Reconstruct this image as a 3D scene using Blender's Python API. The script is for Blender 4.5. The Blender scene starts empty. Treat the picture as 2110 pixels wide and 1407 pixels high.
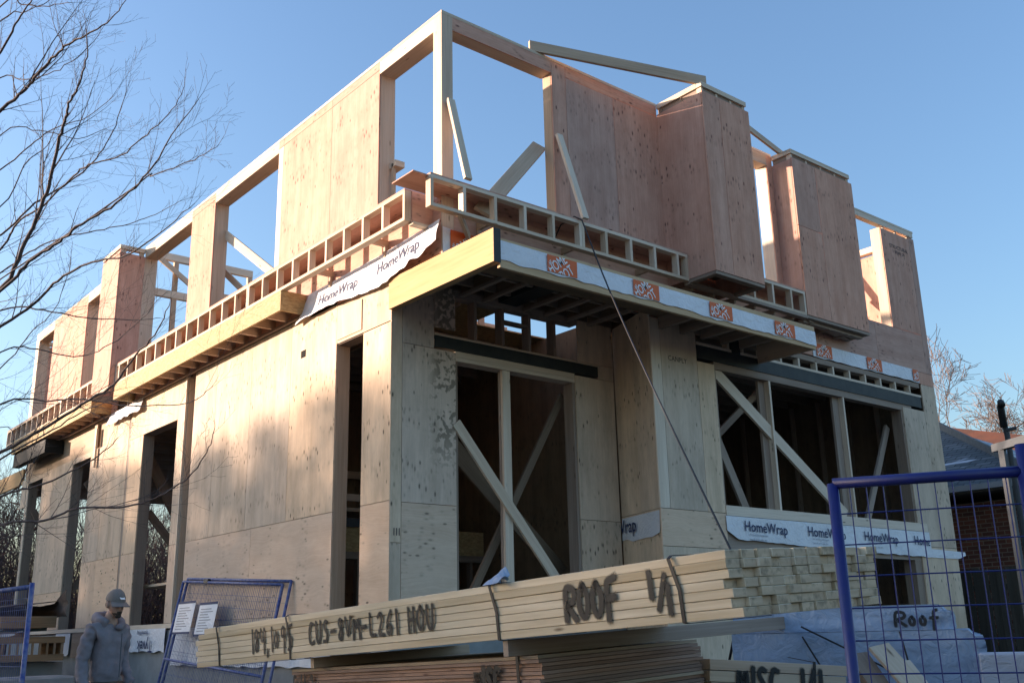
import bpy, bmesh, math, random
from mathutils import Vector, Matrix, noise
R = random.Random(7)
PI = math.pi
H = 1.4                      # the camera is held 1.4 m above the yard; heights below are measured from it
SC = bpy.context.scene
COL = SC.collection
# ------------------------------------------------------------------ camera, sky, sun
cam_d = bpy.data.cameras.new('camera')
cam_d.sensor_width = 36.0
cam_d.lens = 35.648
cam_d.clip_start = 0.05
cam_d.clip_end = 3000
cam = bpy.data.objects.new('camera', cam_d); COL.objects.link(cam)
cr = Vector((0.77276304, -0.63429606, -0.02248987)); cu = Vector((-0.15868552, -0.22739267, 0.96078691)); cf = Vector((0.61453738, 0.73889179, 0.27637425))
M = Matrix((cr, cu, -cf)).transposed().to_4x4(); M.translation = Vector((-6.20642, -9.67323, H))
cam.matrix_world = M
SC.camera = cam
SUN_AZ = 132.0               # degrees from +X towards +Y
SUN_EL = 9.2
wd = bpy.data.worlds.new('World'); SC.world = wd; wd.use_nodes = True
nt = wd.node_tree
bg = nt.nodes['Background']
sky = nt.nodes.new('ShaderNodeTexSky'); sky.sky_type = 'NISHITA'; sky.sun_disc = False
sky.sun_elevation = math.radians(SUN_EL); sky.sun_rotation = math.radians(90 - SUN_AZ)
sky.altitude = 0; sky.air_density = 1.3; sky.dust_density = 1.9; sky.ozone_density = 4.6
nt.links.new(sky.outputs[0], bg.inputs[0]); bg.inputs[1].default_value = 0.15
sd = bpy.data.lights.new('sun', 'SUN'); sd.energy = 3.8; sd.angle = math.radians(0.6); sd.color = (1.0, 0.86, 0.74)
sun = bpy.data.objects.new('sun', sd); COL.objects.link(sun)
sv = Vector((math.cos(math.radians(SUN_AZ)) * math.cos(math.radians(SUN_EL)), math.sin(math.radians(SUN_AZ)) * math.cos(math.radians(SUN_EL)), math.sin(math.radians(SUN_EL))))
sun.rotation_euler = sv.to_track_quat('Z', 'Y').to_euler()
sun.location = (-20, 10, 20)
vs = SC.view_settings
vs.view_transform = 'Standard'; vs.look = 'None'; vs.exposure = 1.6; vs.gamma = 1.0; vs.use_curve_mapping = False
vs.use_white_balance = True; vs.white_balance_temperature = 7500; vs.white_balance_tint = 19

# ------------------------------------------------------------------ materials
class NB:
    def __init__(s, name):
        s.m = bpy.data.materials.new(name); s.m.use_nodes = True
        s.t = s.m.node_tree; s.b = s.t.nodes['Principled BSDF']
        s.b.inputs['Roughness'].default_value = 0.8
    def n(s, typ, **kw):
        x = s.t.nodes.new(typ)
        for k, v in kw.items():
            if k[0] == 'i' and k[1:].isdigit(): k = int(k[1:])
            if isinstance(k, int):
                if isinstance(v, bpy.types.NodeSocket): s.t.links.new(v, x.inputs[k])
                else: x.inputs[k].default_value = v
            elif k in x.inputs:
                if isinstance(v, bpy.types.NodeSocket): s.t.links.new(v, x.inputs[k])
                else: x.inputs[k].default_value = v
            else: setattr(x, k, v)
        return x
    def math(s, op, a, b=0.0, c=0.0):
        return s.n('ShaderNodeMath', operation=op, i0=a, i1=b, i2=c).outputs[0]
    def comb(s, x, y, z=0.0):
        return s.n('ShaderNodeCombineXYZ', i0=x, i1=y, i2=z).outputs[0]
    def mix(s, f, a, b, bt='MIX'):
        x = s.n('ShaderNodeMix', data_type='RGBA', blend_type=bt)
        for k, v in ((0, f), (6, a), (7, b)):
            if isinstance(v, bpy.types.NodeSocket): s.t.links.new(v, x.inputs[k])
            else: x.inputs[k].default_value = v if k == 0 or len(v) == 4 else (*v, 1)
        return x.outputs[2]
    def noise(s, vec, scale=1.0, detail=3.0, rough=0.55, dist=0.0):
        return s.n('ShaderNodeTexNoise', Vector=vec, Scale=scale, Detail=detail, Roughness=rough, Distortion=dist).outputs[0]
    def ramp(s, f, lo, hi):
        return s.n('ShaderNodeMapRange', i0=f, i1=lo, i2=hi).outputs[0]
    def out(s, col=None, rough=None, metal=None, bump=None, bd=0.002, bs=0.4):
        if col is not None:
            if isinstance(col, bpy.types.NodeSocket): s.t.links.new(col, s.b.inputs['Base Color'])
            else: s.b.inputs['Base Color'].default_value = (*col, 1)
        if rough is not None: s.b.inputs['Roughness'].default_value = rough
        if metal is not None: s.b.inputs['Metallic'].default_value = metal
        if bump is not None:
            x = s.n('ShaderNodeBump', Strength=bs, Distance=bd, Height=bump)
            s.t.links.new(x.outputs[0], s.b.inputs['Normal'])
        return s.m

def wood(name, light, dark, knots=0.5, grain=60.0, var=0.25, rough=0.75):
    k = NB(name)
    uv = k.n('ShaderNodeUVMap').outputs[0]
    sp = k.n('ShaderNodeSeparateXYZ', i0=uv); u, v = sp.outputs[0], sp.outputs[1]
    idv = k.math('FLOOR', k.math('DIVIDE', v, 10.0))
    rnd = k.n('ShaderNodeTexWhiteNoise', noise_dimensions='1D', W=idv)
    wob = k.noise(k.comb(k.math('MULTIPLY', u, 1.2), k.math('MULTIPLY', v, 5.0)), 1.0, 2.0)
    v2 = k.math('ADD', v, k.math('MULTIPLY', wob, 0.03))
    g1 = k.noise(k.comb(k.math('MULTIPLY', u, 1.6), k.math('MULTIPLY', v2, grain)), 1.0, 4.0, 0.6)
    g2 = k.noise(k.comb(k.math('MULTIPLY', u, 0.7), k.math('MULTIPLY', v2, grain * 0.16)), 1.0, 3.0)
    f = k.math('ADD', k.math('MULTIPLY', g1, 0.6), k.math('MULTIPLY', g2, 0.6))
    f = k.ramp(f, 0.42, 0.78)
    col = k.mix(f, light, dark)
    vo = k.n('ShaderNodeTexVoronoi', Vector=k.comb(k.math('MULTIPLY', u, 2.6), k.math('MULTIPLY', v, 11.0)), Scale=1.0)
    kn = k.ramp(vo.outputs[0], 0.13, 0.06)
    mask = k.ramp(vo.outputs[1], 0.55, 0.6)
    kn = k.math('MULTIPLY', k.math('MULTIPLY', kn, mask), knots)
    col = k.mix(kn, col, (0.09, 0.045, 0.02))
    br = k.n('ShaderNodeHueSaturation', Color=col, Value=k.math('ADD', k.math('MULTIPLY', rnd.outputs[0], var), 1.0 - var / 2), Saturation=k.math('ADD', k.math('MULTIPLY', rnd.outputs[0], -0.25), 1.1))
    k.out(br.outputs[0], rough, bump=g1, bs=0.25)
    k.b.inputs['Specular IOR Level'].default_value = 0.25
    return k.m

def ply(name, light, dark, dot=(0.07, 0.05, 0.04), dots=0.8, figure=0.0, mud=None, weather=0.35, band=0.5):
    """plywood face: u runs along the face grain, v across it, in metres"""
    k = NB(name)
    uv = k.n('ShaderNodeUVMap').outputs[0]
    sp = k.n('ShaderNodeSeparateXYZ', i0=uv); u, v = sp.outputs[0], sp.outputs[1]
    idv = k.math('FLOOR', k.math('DIVIDE', v, 10.0))
    rnd = k.n('ShaderNodeTexWhiteNoise', noise_dimensions='1D', W=idv)
    wob = k.noise(k.comb(k.math('MULTIPLY', u, 1.1), k.math('MULTIPLY', v, 3.0)), 1.0, 2.0)
    v2 = k.math('ADD', v, k.math('MULTIPLY', wob, 0.05 + 0.3 * figure))
    fine = k.noise(k.comb(k.math('MULTIPLY', u, 1.5), k.math('MULTIPLY', v2, 55.0)), 1.0, 4.0, 0.65)
    wide = k.noise(k.comb(k.math('MULTIPLY', u, 0.35), k.math('MULTIPLY', v2, 7.0)), 1.0, 2.0)
    strip = k.n('ShaderNodeTexWhiteNoise', noise_dimensions='1D', W=k.math('FLOOR', k.math('MULTIPLY', k.math('ADD', v, k.math('MULTIPLY', wob, 0.01)), 4.7)))
    blot = k.noise(k.comb(k.math('MULTIPLY', u, 3.0), k.math('MULTIPLY', v, 5.0)), 1.0, 6.0, 0.7)
    f = k.math('ADD', k.math('MULTIPLY', fine, 0.36), k.math('ADD', k.math('MULTIPLY', wide, 0.26), k.math('MULTIPLY', blot, 0.38)))
    f = k.math('ADD', k.ramp(f, 0.38, 0.62), k.math('MULTIPLY', k.math('SUBTRACT', strip.outputs[0], 0.5), band))
    f = k.n('ShaderNodeClamp', i0=f).outputs[0]
    col = k.mix(f, light, dark)
    # weathering blotches, larger than the sheets' grain
    we = k.ramp(k.noise(k.comb(k.math('MULTIPLY', u, 0.8), k.math('MULTIPLY', v, 3.0)), 1.0, 5.0, 0.7), 0.42, 0.68)
    col = k.mix(k.math('MULTIPLY', we, weather), col, tuple(c * 0.55 for c in dark))
    # small knots and open pores, gathered in loose rows
    vo = k.n('ShaderNodeTexVoronoi', Vector=k.comb(k.math('MULTIPLY', u, 8.0), k.math('MULTIPLY', v, 19.0)), Scale=1.0)
    row = k.ramp(k.noise(k.comb(k.math('MULTIPLY', u, 2.7), k.math('MULTIPLY', v, 0.5)), 1.0, 1.0), 0.50, 0.56)
    anyw = k.ramp(vo.outputs[1], 0.84, 0.87)
    d = k.math('MULTIPLY', k.ramp(vo.outputs[0], 0.29, 0.15), k.math('MAXIMUM', k.math('MULTIPLY', row, k.ramp(vo.outputs[1], 0.3, 0.4)), anyw))
    d = k.math('MULTIPLY', d, k.ramp(k.n('ShaderNodeSeparateColor', i0=vo.outputs[1]).outputs[2], -.4, .8))
    halo = k.math('MULTIPLY', k.ramp(vo.outputs[0], 0.5, 0.2), k.math('MULTIPLY', row, .25))
    col = k.mix(halo, col, tuple(c * .5 for c in dark))
    col = k.mix(k.math('MULTIPLY', k.math('MULTIPLY', d, dots), k.ramp(rnd.outputs[0], -.6, .55)), col, dot)
    if mud:
        g = k.n('ShaderNodeNewGeometry').outputs[0]
        gs = k.n('ShaderNodeSeparateXYZ', i0=g)
        bl = k.noise(g, 13.0, 3.0, 0.5)
        b2 = k.noise(g, 2.3, 1.0, 0.5)
        fx = k.math('MULTIPLY', k.ramp(gs.outputs[0], mud[0], mud[0] + 0.2), k.ramp(gs.outputs[2], mud[1], mud[1] + 0.6))
        mm = k.math('MULTIPLY', k.ramp(k.math('ADD', bl, k.math('MULTIPLY', b2, 0.5)), 0.74, 0.80), fx)
        col = k.mix(k.math('MULTIPLY', mm, 0.7), col, (0.10, 0.085, 0.06))
    br = k.n('ShaderNodeHueSaturation', Color=col, Value=k.math('ADD', k.math('MULTIPLY', rnd.outputs[0], 0.24), 0.88), Saturation=k.math('ADD', k.math('MULTIPLY', rnd.outputs[0], 0.25), 0.88))
    k.out(br.outputs[0], 0.85, bump=fine, bs=0.25)
    k.b.inputs['Specular IOR Level'].default_value = 0.2
    return k.m

def plain(name, c, rough=0.6, metal=0.0, n=0.0, ns=8.0, c2=None, bump=0.0, bscale=30.0):
    k = NB(name)
    if n > 0 or c2:
        tc = k.n('ShaderNodeTexCoord').outputs['Object']
        f = k.ramp(k.noise(tc, ns, 5.0, 0.6), 0.35, 0.68)
        col = k.mix(f, c, c2 if c2 else tuple(x * (1 - n) for x in c))
    else: col = c
    b = None
    if bump: b = k.noise(k.n('ShaderNodeTexCoord').outputs['Object'], bscale, 4.0)
    k.out(col, rough, metal, b, bd=bump, bs=0.6)
    return k.m

PLY = ply('plywood_pale', (0.78, 0.605, 0.455), (0.63, 0.47, 0.34), (0.08, 0.055, 0.04), 0.9, 0.1, None, 0.5, 0.12)
PLYF = ply('plywood_figured', (0.79, 0.59, 0.44), (0.66, 0.46, 0.325), (0.09, 0.06, 0.04), 0.8, 0.8, None, 0.15, 0.1)
PLYM = ply('plywood_muddy', (0.72, 0.57, 0.465), (0.55, 0.43, 0.34), (0.07, 0.05, 0.04), 0.7, 0.2, (0.50, H + 1.7), 0.3, 0.2)
PLYR = ply('plywood_reddish', (0.68, 0.41, 0.32), (0.52, 0.28, 0.21), (0.10, 0.04, 0.035), 0.85, 0.0, None, 0.25, 0.18)
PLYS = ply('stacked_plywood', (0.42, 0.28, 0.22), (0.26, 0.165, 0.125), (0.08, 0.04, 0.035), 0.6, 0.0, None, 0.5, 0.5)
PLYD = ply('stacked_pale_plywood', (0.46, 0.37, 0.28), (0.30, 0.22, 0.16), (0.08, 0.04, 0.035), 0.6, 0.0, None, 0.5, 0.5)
PLYI = ply('plywood_inner', (0.30, 0.205, 0.135), (0.19, 0.13, 0.085), (0.08, 0.055, 0.04), 0.6, 0.1, None, 0.3, 0.3)  # darker plywood copy; shade of rooms and canopy is put into the colour
SPR = wood('spruce_framing', (0.62, 0.465, 0.345), (0.46, 0.325, 0.23), 0.6)
SPRD = wood('dark_framing', (0.38, 0.295, 0.235), (0.25, 0.18, 0.14), 0.6)  # darker tone of the framing, for inner parts, undersides and bearers
SPRI = wood('shaded_framing', (0.22, 0.15, 0.10), (0.15, 0.10, 0.065), 0.5)  # darker framing for inside braces; their shade is put into the colour
SPRB = wood('bundled_spruce', (0.72, 0.60, 0.44), (0.52, 0.40, 0.26), 0.9, 40.0, 0.42)
SPRW = wood('fresh_spruce', (0.73, 0.60, 0.47), (0.57, 0.44, 0.325), 0.75, 45.0, 0.22)
LVL = wood('laminated_beam_wood', (0.60, 0.38, 0.19), (0.48, 0.28, 0.12), 0.15, 35.0, 0.1)
def osb():
    k = NB('strand_board')
    uv = k.n('ShaderNodeUVMap').outputs[0]
    vo = k.n('ShaderNodeTexVoronoi', Vector=k.n('ShaderNodeMapping', i0=uv, i3=(22, 55, 1)).outputs[0], Scale=1.0, Randomness=1.0)
    nn = k.noise(uv, 40.0, 3.0)
    sp = k.n('ShaderNodeSeparateColor', i0=vo.outputs[1])
    k.out(k.mix(k.math('ADD', k.math('MULTIPLY', sp.outputs[0], 0.7), k.math('MULTIPLY', nn, 0.3)), (0.55, 0.40, 0.20), (0.33, 0.21, 0.09)), 0.8)
    return k.m
OSB = osb()
STEEL = plain('primed_steel', (0.010, 0.017, 0.020), 0.65, 0.0, 0.45, 5.0, (0.028, 0.034, 0.032))
STEELDK = plain('steel_shade_dark', (0.006, 0.009, 0.009), 0.8)  # steel beam under the left balcony; its shade is put into the colour
GREYM = plain('galvanised_steel', (0.06, 0.07, 0.08), 0.7, 0.0, 0.2, 12.0)
BLUE = plain('blue_paint', (0.004, 0.012, 0.14), 0.42, 0.0, 0.4, 22.0, (0.012, 0.022, 0.12))
BLUEW = plain('worn_blue_paint', (0.02, 0.05, 0.24), 0.5, 0.0, 0.4, 18.0, (0.16, 0.19, 0.30))
CONC = plain('concrete', (0.30, 0.31, 0.31), 0.9, 0.0, 0.25, 3.0, None, 0.004)
BLACK = plain('black_rubber', (0.015, 0.015, 0.017), 0.55)
INKB = plain('printed_blue', (0.02, 0.035, 0.10), 0.7)
INKG = plain('printed_grey', (0.28, 0.29, 0.32), 0.7)
ORG = plain('printed_orange', (0.72, 0.13, 0.03), 0.65)
WHITEP = plain('printed_white', (0.80, 0.80, 0.80), 0.65)
def wrapm(name, c):
    k = NB(name)
    tc = k.n('ShaderNodeTexCoord').outputs['Object']
    b = k.noise(tc, 9.0, 4.0, 0.6, 1.2)
    k.out(k.mix(k.ramp(k.noise(tc, 2.5, 3.0), 0.3, 0.75), c, tuple(x * 0.86 for x in c)), 0.5, bump=b, bd=0.03, bs=0.7)
    return k.m
WRAP = wrapm('house_wrap_sheet', (0.74, 0.76, 0.80))
WRAPB = wrapm('wrapped_packaging', (0.25, 0.35, 0.48))  # on the packages, the sky's reflection on white wrapping is put into this blue
WRAPC = wrapm('dull_wrapping', (0.42, 0.45, 0.52))
STAMP = plain('ink_stamp', (0.05, 0.045, 0.05), 0.8)
SKIN = plain('skin', (0.46, 0.26, 0.19), 0.6, 0.0, 0.2, 30.0)
BEARD = plain('dark_beard', (0.05, 0.034, 0.026), 0.9, 0.0, 0.3, 60.0)
HOOD = plain('grey_fleece', (0.23, 0.205, 0.225), 0.95, 0.0, 0.2, 14.0, None, 0.004, 60.0)
TROU = plain('dark_work_cloth', (0.022, 0.026, 0.028), 0.9, 0.0, 0.3, 15.0, None, 0.004, 50.0)
CAPM = plain('grey_cap_cloth', (0.21, 0.18, 0.165), 0.9, 0.0, 0.15, 40.0)
LEATH = plain('worn_leather', (0.07, 0.05, 0.035), 0.7, 0.0, 0.4, 25.0)
BARK = plain('bark', (0.075, 0.052, 0.050), 0.9, 0.0, 0.4, 30.0, (0.13, 0.10, 0.095), 0.004, 60.0)
BARK2 = plain('pinkish_bark', (0.20, 0.145, 0.12), 0.9, 0.0, 0.3, 4.0)
LEAFB = plain('dry_leaves', (0.15, 0.095, 0.065), 0.9, 0.0, 0.5, 2.0, (0.07, 0.05, 0.04))
LEAFG = plain('conifer_needles', (0.035, 0.055, 0.022), 0.9, 0.0, 0.4, 2.0, (0.07, 0.085, 0.03))
FENCEW = wood('old_fence_wood', (0.10, 0.09, 0.075), (0.055, 0.05, 0.042), 0.4)
PALW = wood('pallet_wood', (0.34, 0.23, 0.14), (0.20, 0.13, 0.08), 0.5)
BOXB = plain('brown_sheeting', (0.075, 0.05, 0.042), 0.75, 0.0, 0.3, 6.0, None, 0.01, 12.0)
GREENT = plain('green_sheeting', (0.01, 0.055, 0.055), 0.6)

def endm():
    k = NB('end_grain'); g = k.n('ShaderNodeNewGeometry').outputs[0]
    rnd = k.n('ShaderNodeObjectInfo').outputs['Random']
    off = k.n('ShaderNodeVectorMath', operation='ADD', i0=g, i1=k.comb(k.math('MULTIPLY', rnd, 5.0), rnd, k.math('MULTIPLY', rnd, 3.0))).outputs[0]
    w = k.n('ShaderNodeTexWave', wave_type='RINGS', Vector=off, Scale=26.0, Distortion=2.0, Detail=2.0)
    c = k.mix(k.math('MULTIPLY', w.outputs[1], .35), (.60, .44, .30), (.36, .24, .15))
    c = k.mix(k.ramp(rnd, .2, 1.0), c, (.48, .35, .24))
    c = k.mix(k.ramp(k.noise(off, 20.0, 3.0), .5, .75), c, (.20, .15, .10))
    k.out(c, .9); return k.m
ENDG = endm()
# ------------------------------------------------------------------ mesh helpers
def V(*a): return Vector(a if len(a) == 3 else a[0])
class MB:
    def __init__(s): s.v = []; s.f = []; s.uv = []; s.mi = []
    def face(s, pts, uvs=None, mi=0):
        b = len(s.v); s.v += [tuple(p) for p in pts]; s.f.append(tuple(range(b, b + len(pts))))
        s.uv += list(uvs) if uvs else [(p[0] + p[1], p[2]) for p in pts]; s.mi.append(mi)
    def ob(s, o, a, b, c, grain=None, mi=0, ends=False):
        """box with corner o and edge vectors a, b, c; wood grain along the longest edge unless told"""
        o, ax = Vector(o), [Vector(a), Vector(b), Vector(c)]
        if ax[0].cross(ax[1]).dot(ax[2]) < 0: o = o + ax[2]; ax[2] = -ax[2]
        L = [x.length for x in ax]
        g = grain if grain is not None else L.index(max(L))
        ou = R.random() * 20; ov = 10.0 * R.randrange(1, 900) + 1 + R.random() * 3
        for i in range(3):
            p, q = [j for j in range(3) if j != i]
            for side in (0, 1):
                base = o + ax[i] * side
                cs = [(0, 0), (1, 0), (1, 1), (0, 1)]
                pts = [base + ax[p] * x + ax[q] * y for x, y in cs]
                n = ax[p].cross(ax[q])
                if (n.dot(ax[i]) > 0) != (side == 1): pts.reverse(); cs = cs[::-1]
                if g == p: uv = [(ou + x * L[p], ov + y * L[q] + i * .37) for x, y in cs]
                elif g == q: uv = [(ou + y * L[q], ov + x * L[p] + i * .37) for x, y in cs]
                else: uv = [(ou + x * L[p] * .2, ov + y * L[q] * .4) for x, y in cs]
                s.face(pts, uv, mi + (1 if ends and i == g else 0))
        return s
    def box(s, x0, x1, y0, y1, z0, z1, grain=None, mi=0):
        return s.ob((x0, y0, z0), (x1 - x0, 0, 0), (0, y1 - y0, 0), (0, 0, z1 - z0), grain, mi)
    def bar(s, p, q, w, t, up=(0, 0, 1), mi=0):
        """plank from p to q, w wide along 'up' (made square to its run), t thick"""
        p, q = Vector(p), Vector(q); d = q - p; u = Vector(up); u = (u - d.normalized() * u.dot(d.normalized())).normalized()
        k = d.cross(u).normalized()
        return s.ob(p - u * w / 2 - k * t / 2, d, u * w, k * t, 0, mi)
    def tube(s, pts, rad, n=6, mi=0, cap=True):
        pts = [Vector(p) for p in pts]
        if not hasattr(rad, '__len__'): rad = [rad] * len(pts)
        rings = []
        up = Vector((0.13, 0.27, 0.95))
        for i, p in enumerate(pts):
            d = (pts[min(i + 1, len(pts) - 1)] - pts[max(i - 1, 0)])
            d = d.normalized() if d.length > 1e-9 else Vector((0, 0, 1))
            a = d.cross(up)
            if a.length < 1e-3: a = d.cross(Vector((1, 0, 0)))
            a.normalize(); b = d.cross(a); up = a.cross(d)
            b0 = len(s.v)
            for k in range(n):
                t = 2 * PI * k / n
                s.v.append(tuple(p + (a * math.cos(t) + b * math.sin(t)) * rad[i]))
            rings.append(b0)
        for i in range(len(rings) - 1):
            for k in range(n):
                k2 = (k + 1) % n
                s.f.append((rings[i] + k, rings[i + 1] + k, rings[i + 1] + k2, rings[i] + k2))
                s.uv += [(i * .1, k * .05)] * 4; s.mi.append(mi)
        if cap:
            s.f.append(tuple(rings[0] + k for k in range(n))); s.uv += [(0, 0)] * n; s.mi.append(mi)
            s.f.append(tuple(rings[-1] + k for k in reversed(range(n)))); s.uv += [(0, 0)] * n; s.mi.append(mi)
        return s
    def grid(s, fn, nu, nv, mi=0, uvf=None):
        b = len(s.v)
        for j in range(nv + 1):
            for i in range(nu + 1): s.v.append(tuple(fn(i / nu, j / nv)))
        for j in range(nv):
            for i in range(nu):
                a = b + j * (nu + 1) + i
                s.f.append((a, a + 1, a + nu + 2, a + nu + 1))
                s.uv += [(i / nu, j / nv), ((i + 1) / nu, j / nv), ((i + 1) / nu, (j + 1) / nv), (i / nu, (j + 1) / nv)]; s.mi.append(mi)
        return s
    def build(s, name, mat, parent=None, base=None, smooth=False, lift=True, bevel=0.0):
        base = Vector(base) if base is not None else rootloc(parent)
        me = bpy.data.meshes.new(name)
        off = Vector((0, 0, H)) if lift else Vector((0, 0, 0))
        me.from_pydata([tuple(Vector(p) + off - base) for p in s.v], [], s.f)
        uvl = me.uv_layers.new(name='UVMap')
        uvl.data.foreach_set('uv', [c for p in s.uv for c in p])
        for m in (mat if isinstance(mat, (list, tuple)) else [mat]): me.materials.append(m)
        if len(me.materials) > 1: me.polygons.foreach_set('material_index', s.mi)
        if smooth: me.polygons.foreach_set('use_smooth', [True] * len(s.f))
        me.update()
        o = bpy.data.objects.new(name, me); COL.objects.link(o)
        if parent is None: o.location = base
        else: o.parent = parent
        if bevel:
            me2 = bmesh.new(); me2.from_mesh(me); bmesh.ops.remove_doubles(me2, verts=me2.verts, dist=1e-5)
            bmesh.ops.bevel(me2, geom=list(me2.edges), offset=bevel, segments=1, affect='EDGES', profile=0.5); me2.to_mesh(me); me2.free()
        return o
def rootloc(p):
    if p is None: return Vector((0, 0, 0))
    while p.parent is not None: p = p.parent
    return Vector(p.location)
def thing(name, label, cat, loc=(0, 0, 0), group=None):
    o = bpy.data.objects.new(name, None); COL.objects.link(o); o.location = loc; o.empty_display_size = 0.3
    o['label'] = label; o['category'] = cat
    if group: o['group'] = group
    return o
def tag(o, label, cat, group=None):
    o['label'] = label; o['category'] = cat
    if group: o['group'] = group
    return o
def struct(o, kind='structure'): o['kind'] = kind; return o

def lettering(items, name, mat, parent, frame, offset=0.004, bold=0.0, clip=None, squeeze=1.0, fine=0):
    """items: (text, s, t, size, angle). frame(s, t, n) -> world point of the plane the words are printed on"""
    mb = MB()
    for txt, sx, ty, size, ang, *rest in items:
        sh = rest[0] if rest else 0.0
        c = bpy.data.curves.new('t', 'FONT'); c.body = txt; c.size = size; c.resolution_u = 2; c.offset = bold * size; c.shear = sh
        o = bpy.data.objects.new('t', c); COL.objects.link(o)
        dg = bpy.context.evaluated_depsgraph_get()
        me = bpy.data.meshes.new_from_object(o.evaluated_get(dg))
        bm = bmesh.new(); bm.from_mesh(me)
        ca, sa = math.cos(ang), math.sin(ang)
        for v in bm.verts:
            x, y = v.co.x * squeeze, v.co.y
            v.co = (sx + x * ca - y * sa, ty + x * sa + y * ca, 0)
        if clip:
            for co, no in (((clip[0], 0, 0), (-1, 0, 0)), ((clip[1], 0, 0), (1, 0, 0)), ((0, clip[2], 0), (0, -1, 0)), ((0, clip[3], 0), (0, 1, 0))):
                bmesh.ops.bisect_plane(bm, geom=list(bm.verts) + list(bm.edges) + list(bm.faces), plane_co=co, plane_no=no, clear_outer=True)
        bmesh.ops.triangulate(bm, faces=list(bm.faces))
        for _ in range(fine):
            bmesh.ops.subdivide_edges(bm, edges=[e for e in bm.edges if e.calc_length() > .02], cuts=1); bmesh.ops.triangulate(bm, faces=list(bm.faces))
        for f in bm.faces: mb.face([frame(v.co.x, v.co.y, offset) for v in f.verts])
        bm.free(); COL.objects.unlink(o); bpy.data.objects.remove(o); bpy.data.curves.remove(c); bpy.data.meshes.remove(me)
    return mb.build(name, mat, parent)

# spray-painted strokes: a ribbon whose paint thins towards its edges
def spraym():
    k = NB('black_spray_paint')
    at = k.n('ShaderNodeAttribute', attribute_name='paint').outputs['Fac']
    tc = k.n('ShaderNodeTexCoord').outputs['Object']
    a = k.ramp(k.math('ADD', at, k.math('MULTIPLY', k.math('SUBTRACT', k.noise(tc, 160.0, 2.0), 0.5), 0.35)), 0.12, 0.75)
    k.out((0.012, 0.013, 0.014), 0.6)
    k.t.links.new(a, k.b.inputs['Alpha'])
    return k.m
SPRAY = spraym()
GL = {  # letters on a 1 x 1 cell
 'R': [[(0, 0), (.02, 1), (.5, .95), (.6, .72), (.45, .52), (.05, .48), (.6, 0)]],
 'O': [[(.3, 1), (.05, .75), (.02, .3), (.25, .02), (.5, .2), (.58, .65), (.3, 1)]],
 'F': [[(.08, -.1), (.1, .6), (.12, 1), (.65, 1.12)], [(.1, .5), (.55, .55)]],
 '1': [[(.2, 1), (.25, 0)]], '/': [[(.55, 1), (.05, 0)]],
 '8': [[(.5, .85), (.25, 1), (.08, .78), (.5, .35), (.35, .02), (.05, .2), (.5, .7), (.5, .85)]],
 '4': [[(.05, 1), (.08, .45), (.55, .5)], [(.5, 1), (.48, -.05)]],
 '0': [[(.3, .8), (.1, .5), (.2, .15), (.42, .2), (.5, .55), (.3, .8)]],
 '9': [[(.5, .6), (.2, .55), (.15, .85), (.4, 1), (.52, .7), (.45, -.1)]],
 '5': [[(.6, 1), (.15, .95), (.12, .55), (.5, .5), (.5, .1), (.1, 0)]],
 ',': [[(.1, .1), (.05, -.2)]],
 'C': [[(.55, .9), (.25, 1), (.05, .6), (.1, .15), (.35, 0), (.6, .12)]],
 'U': [[(.05, 1), (.08, .2), (.3, 0), (.52, .2), (.55, 1)]],
 'S': [[(.55, .9), (.3, 1), (.08, .78), (.5, .4), (.4, .05), (.05, .08)]],
 '-': [[(.05, .45), (.5, .5)]], 'V': [[(.02, 1), (.28, 0), (.58, 1)]],
 'M': [[(.02, 0), (.08, 1), (.33, .35), (.58, 1), (.68, 0)]],
 'L': [[(.1, 1), (.08, .05), (.6, .08)]], 'I': [[(.2, 1), (.2, 0)]],
 '2': [[(.05, .8), (.3, 1), (.52, .75), (.05, .05), (.6, .05)]],
 '6': [[(.5, 1), (.15, .6), (.08, .15), (.35, 0), (.5, .25), (.3, .48), (.12, .35)]],
 'H': [[(.05, 1), (.05, 0)], [(.5, 1), (.5, 0)], [(.05, .5), (.5, .52)]],
 'o': [[(.3, .6), (.08, .4), (.15, .08), (.4, .05), (.5, .35), (.3, .6)]],
 'f': [[(.6, 1), (.35, .95), (.3, .3), (.25, -.25)], [(.05, .5), (.6, .5)]],
 't': [[(.3, 1), (.28, .05)], [(.05, .6), (.5, .62)]],
 'a': [[(.45, .55), (.15, .5), (.08, .1), (.35, .05), (.45, .55), (.5, 0)]],
 's': [[(.45, .55), (.2, .6), (.12, .4), (.42, .22), (.3, 0), (.05, .05)]],
 'i': [[(.2, .6), (.2, 0)]], ' ': []}
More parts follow.
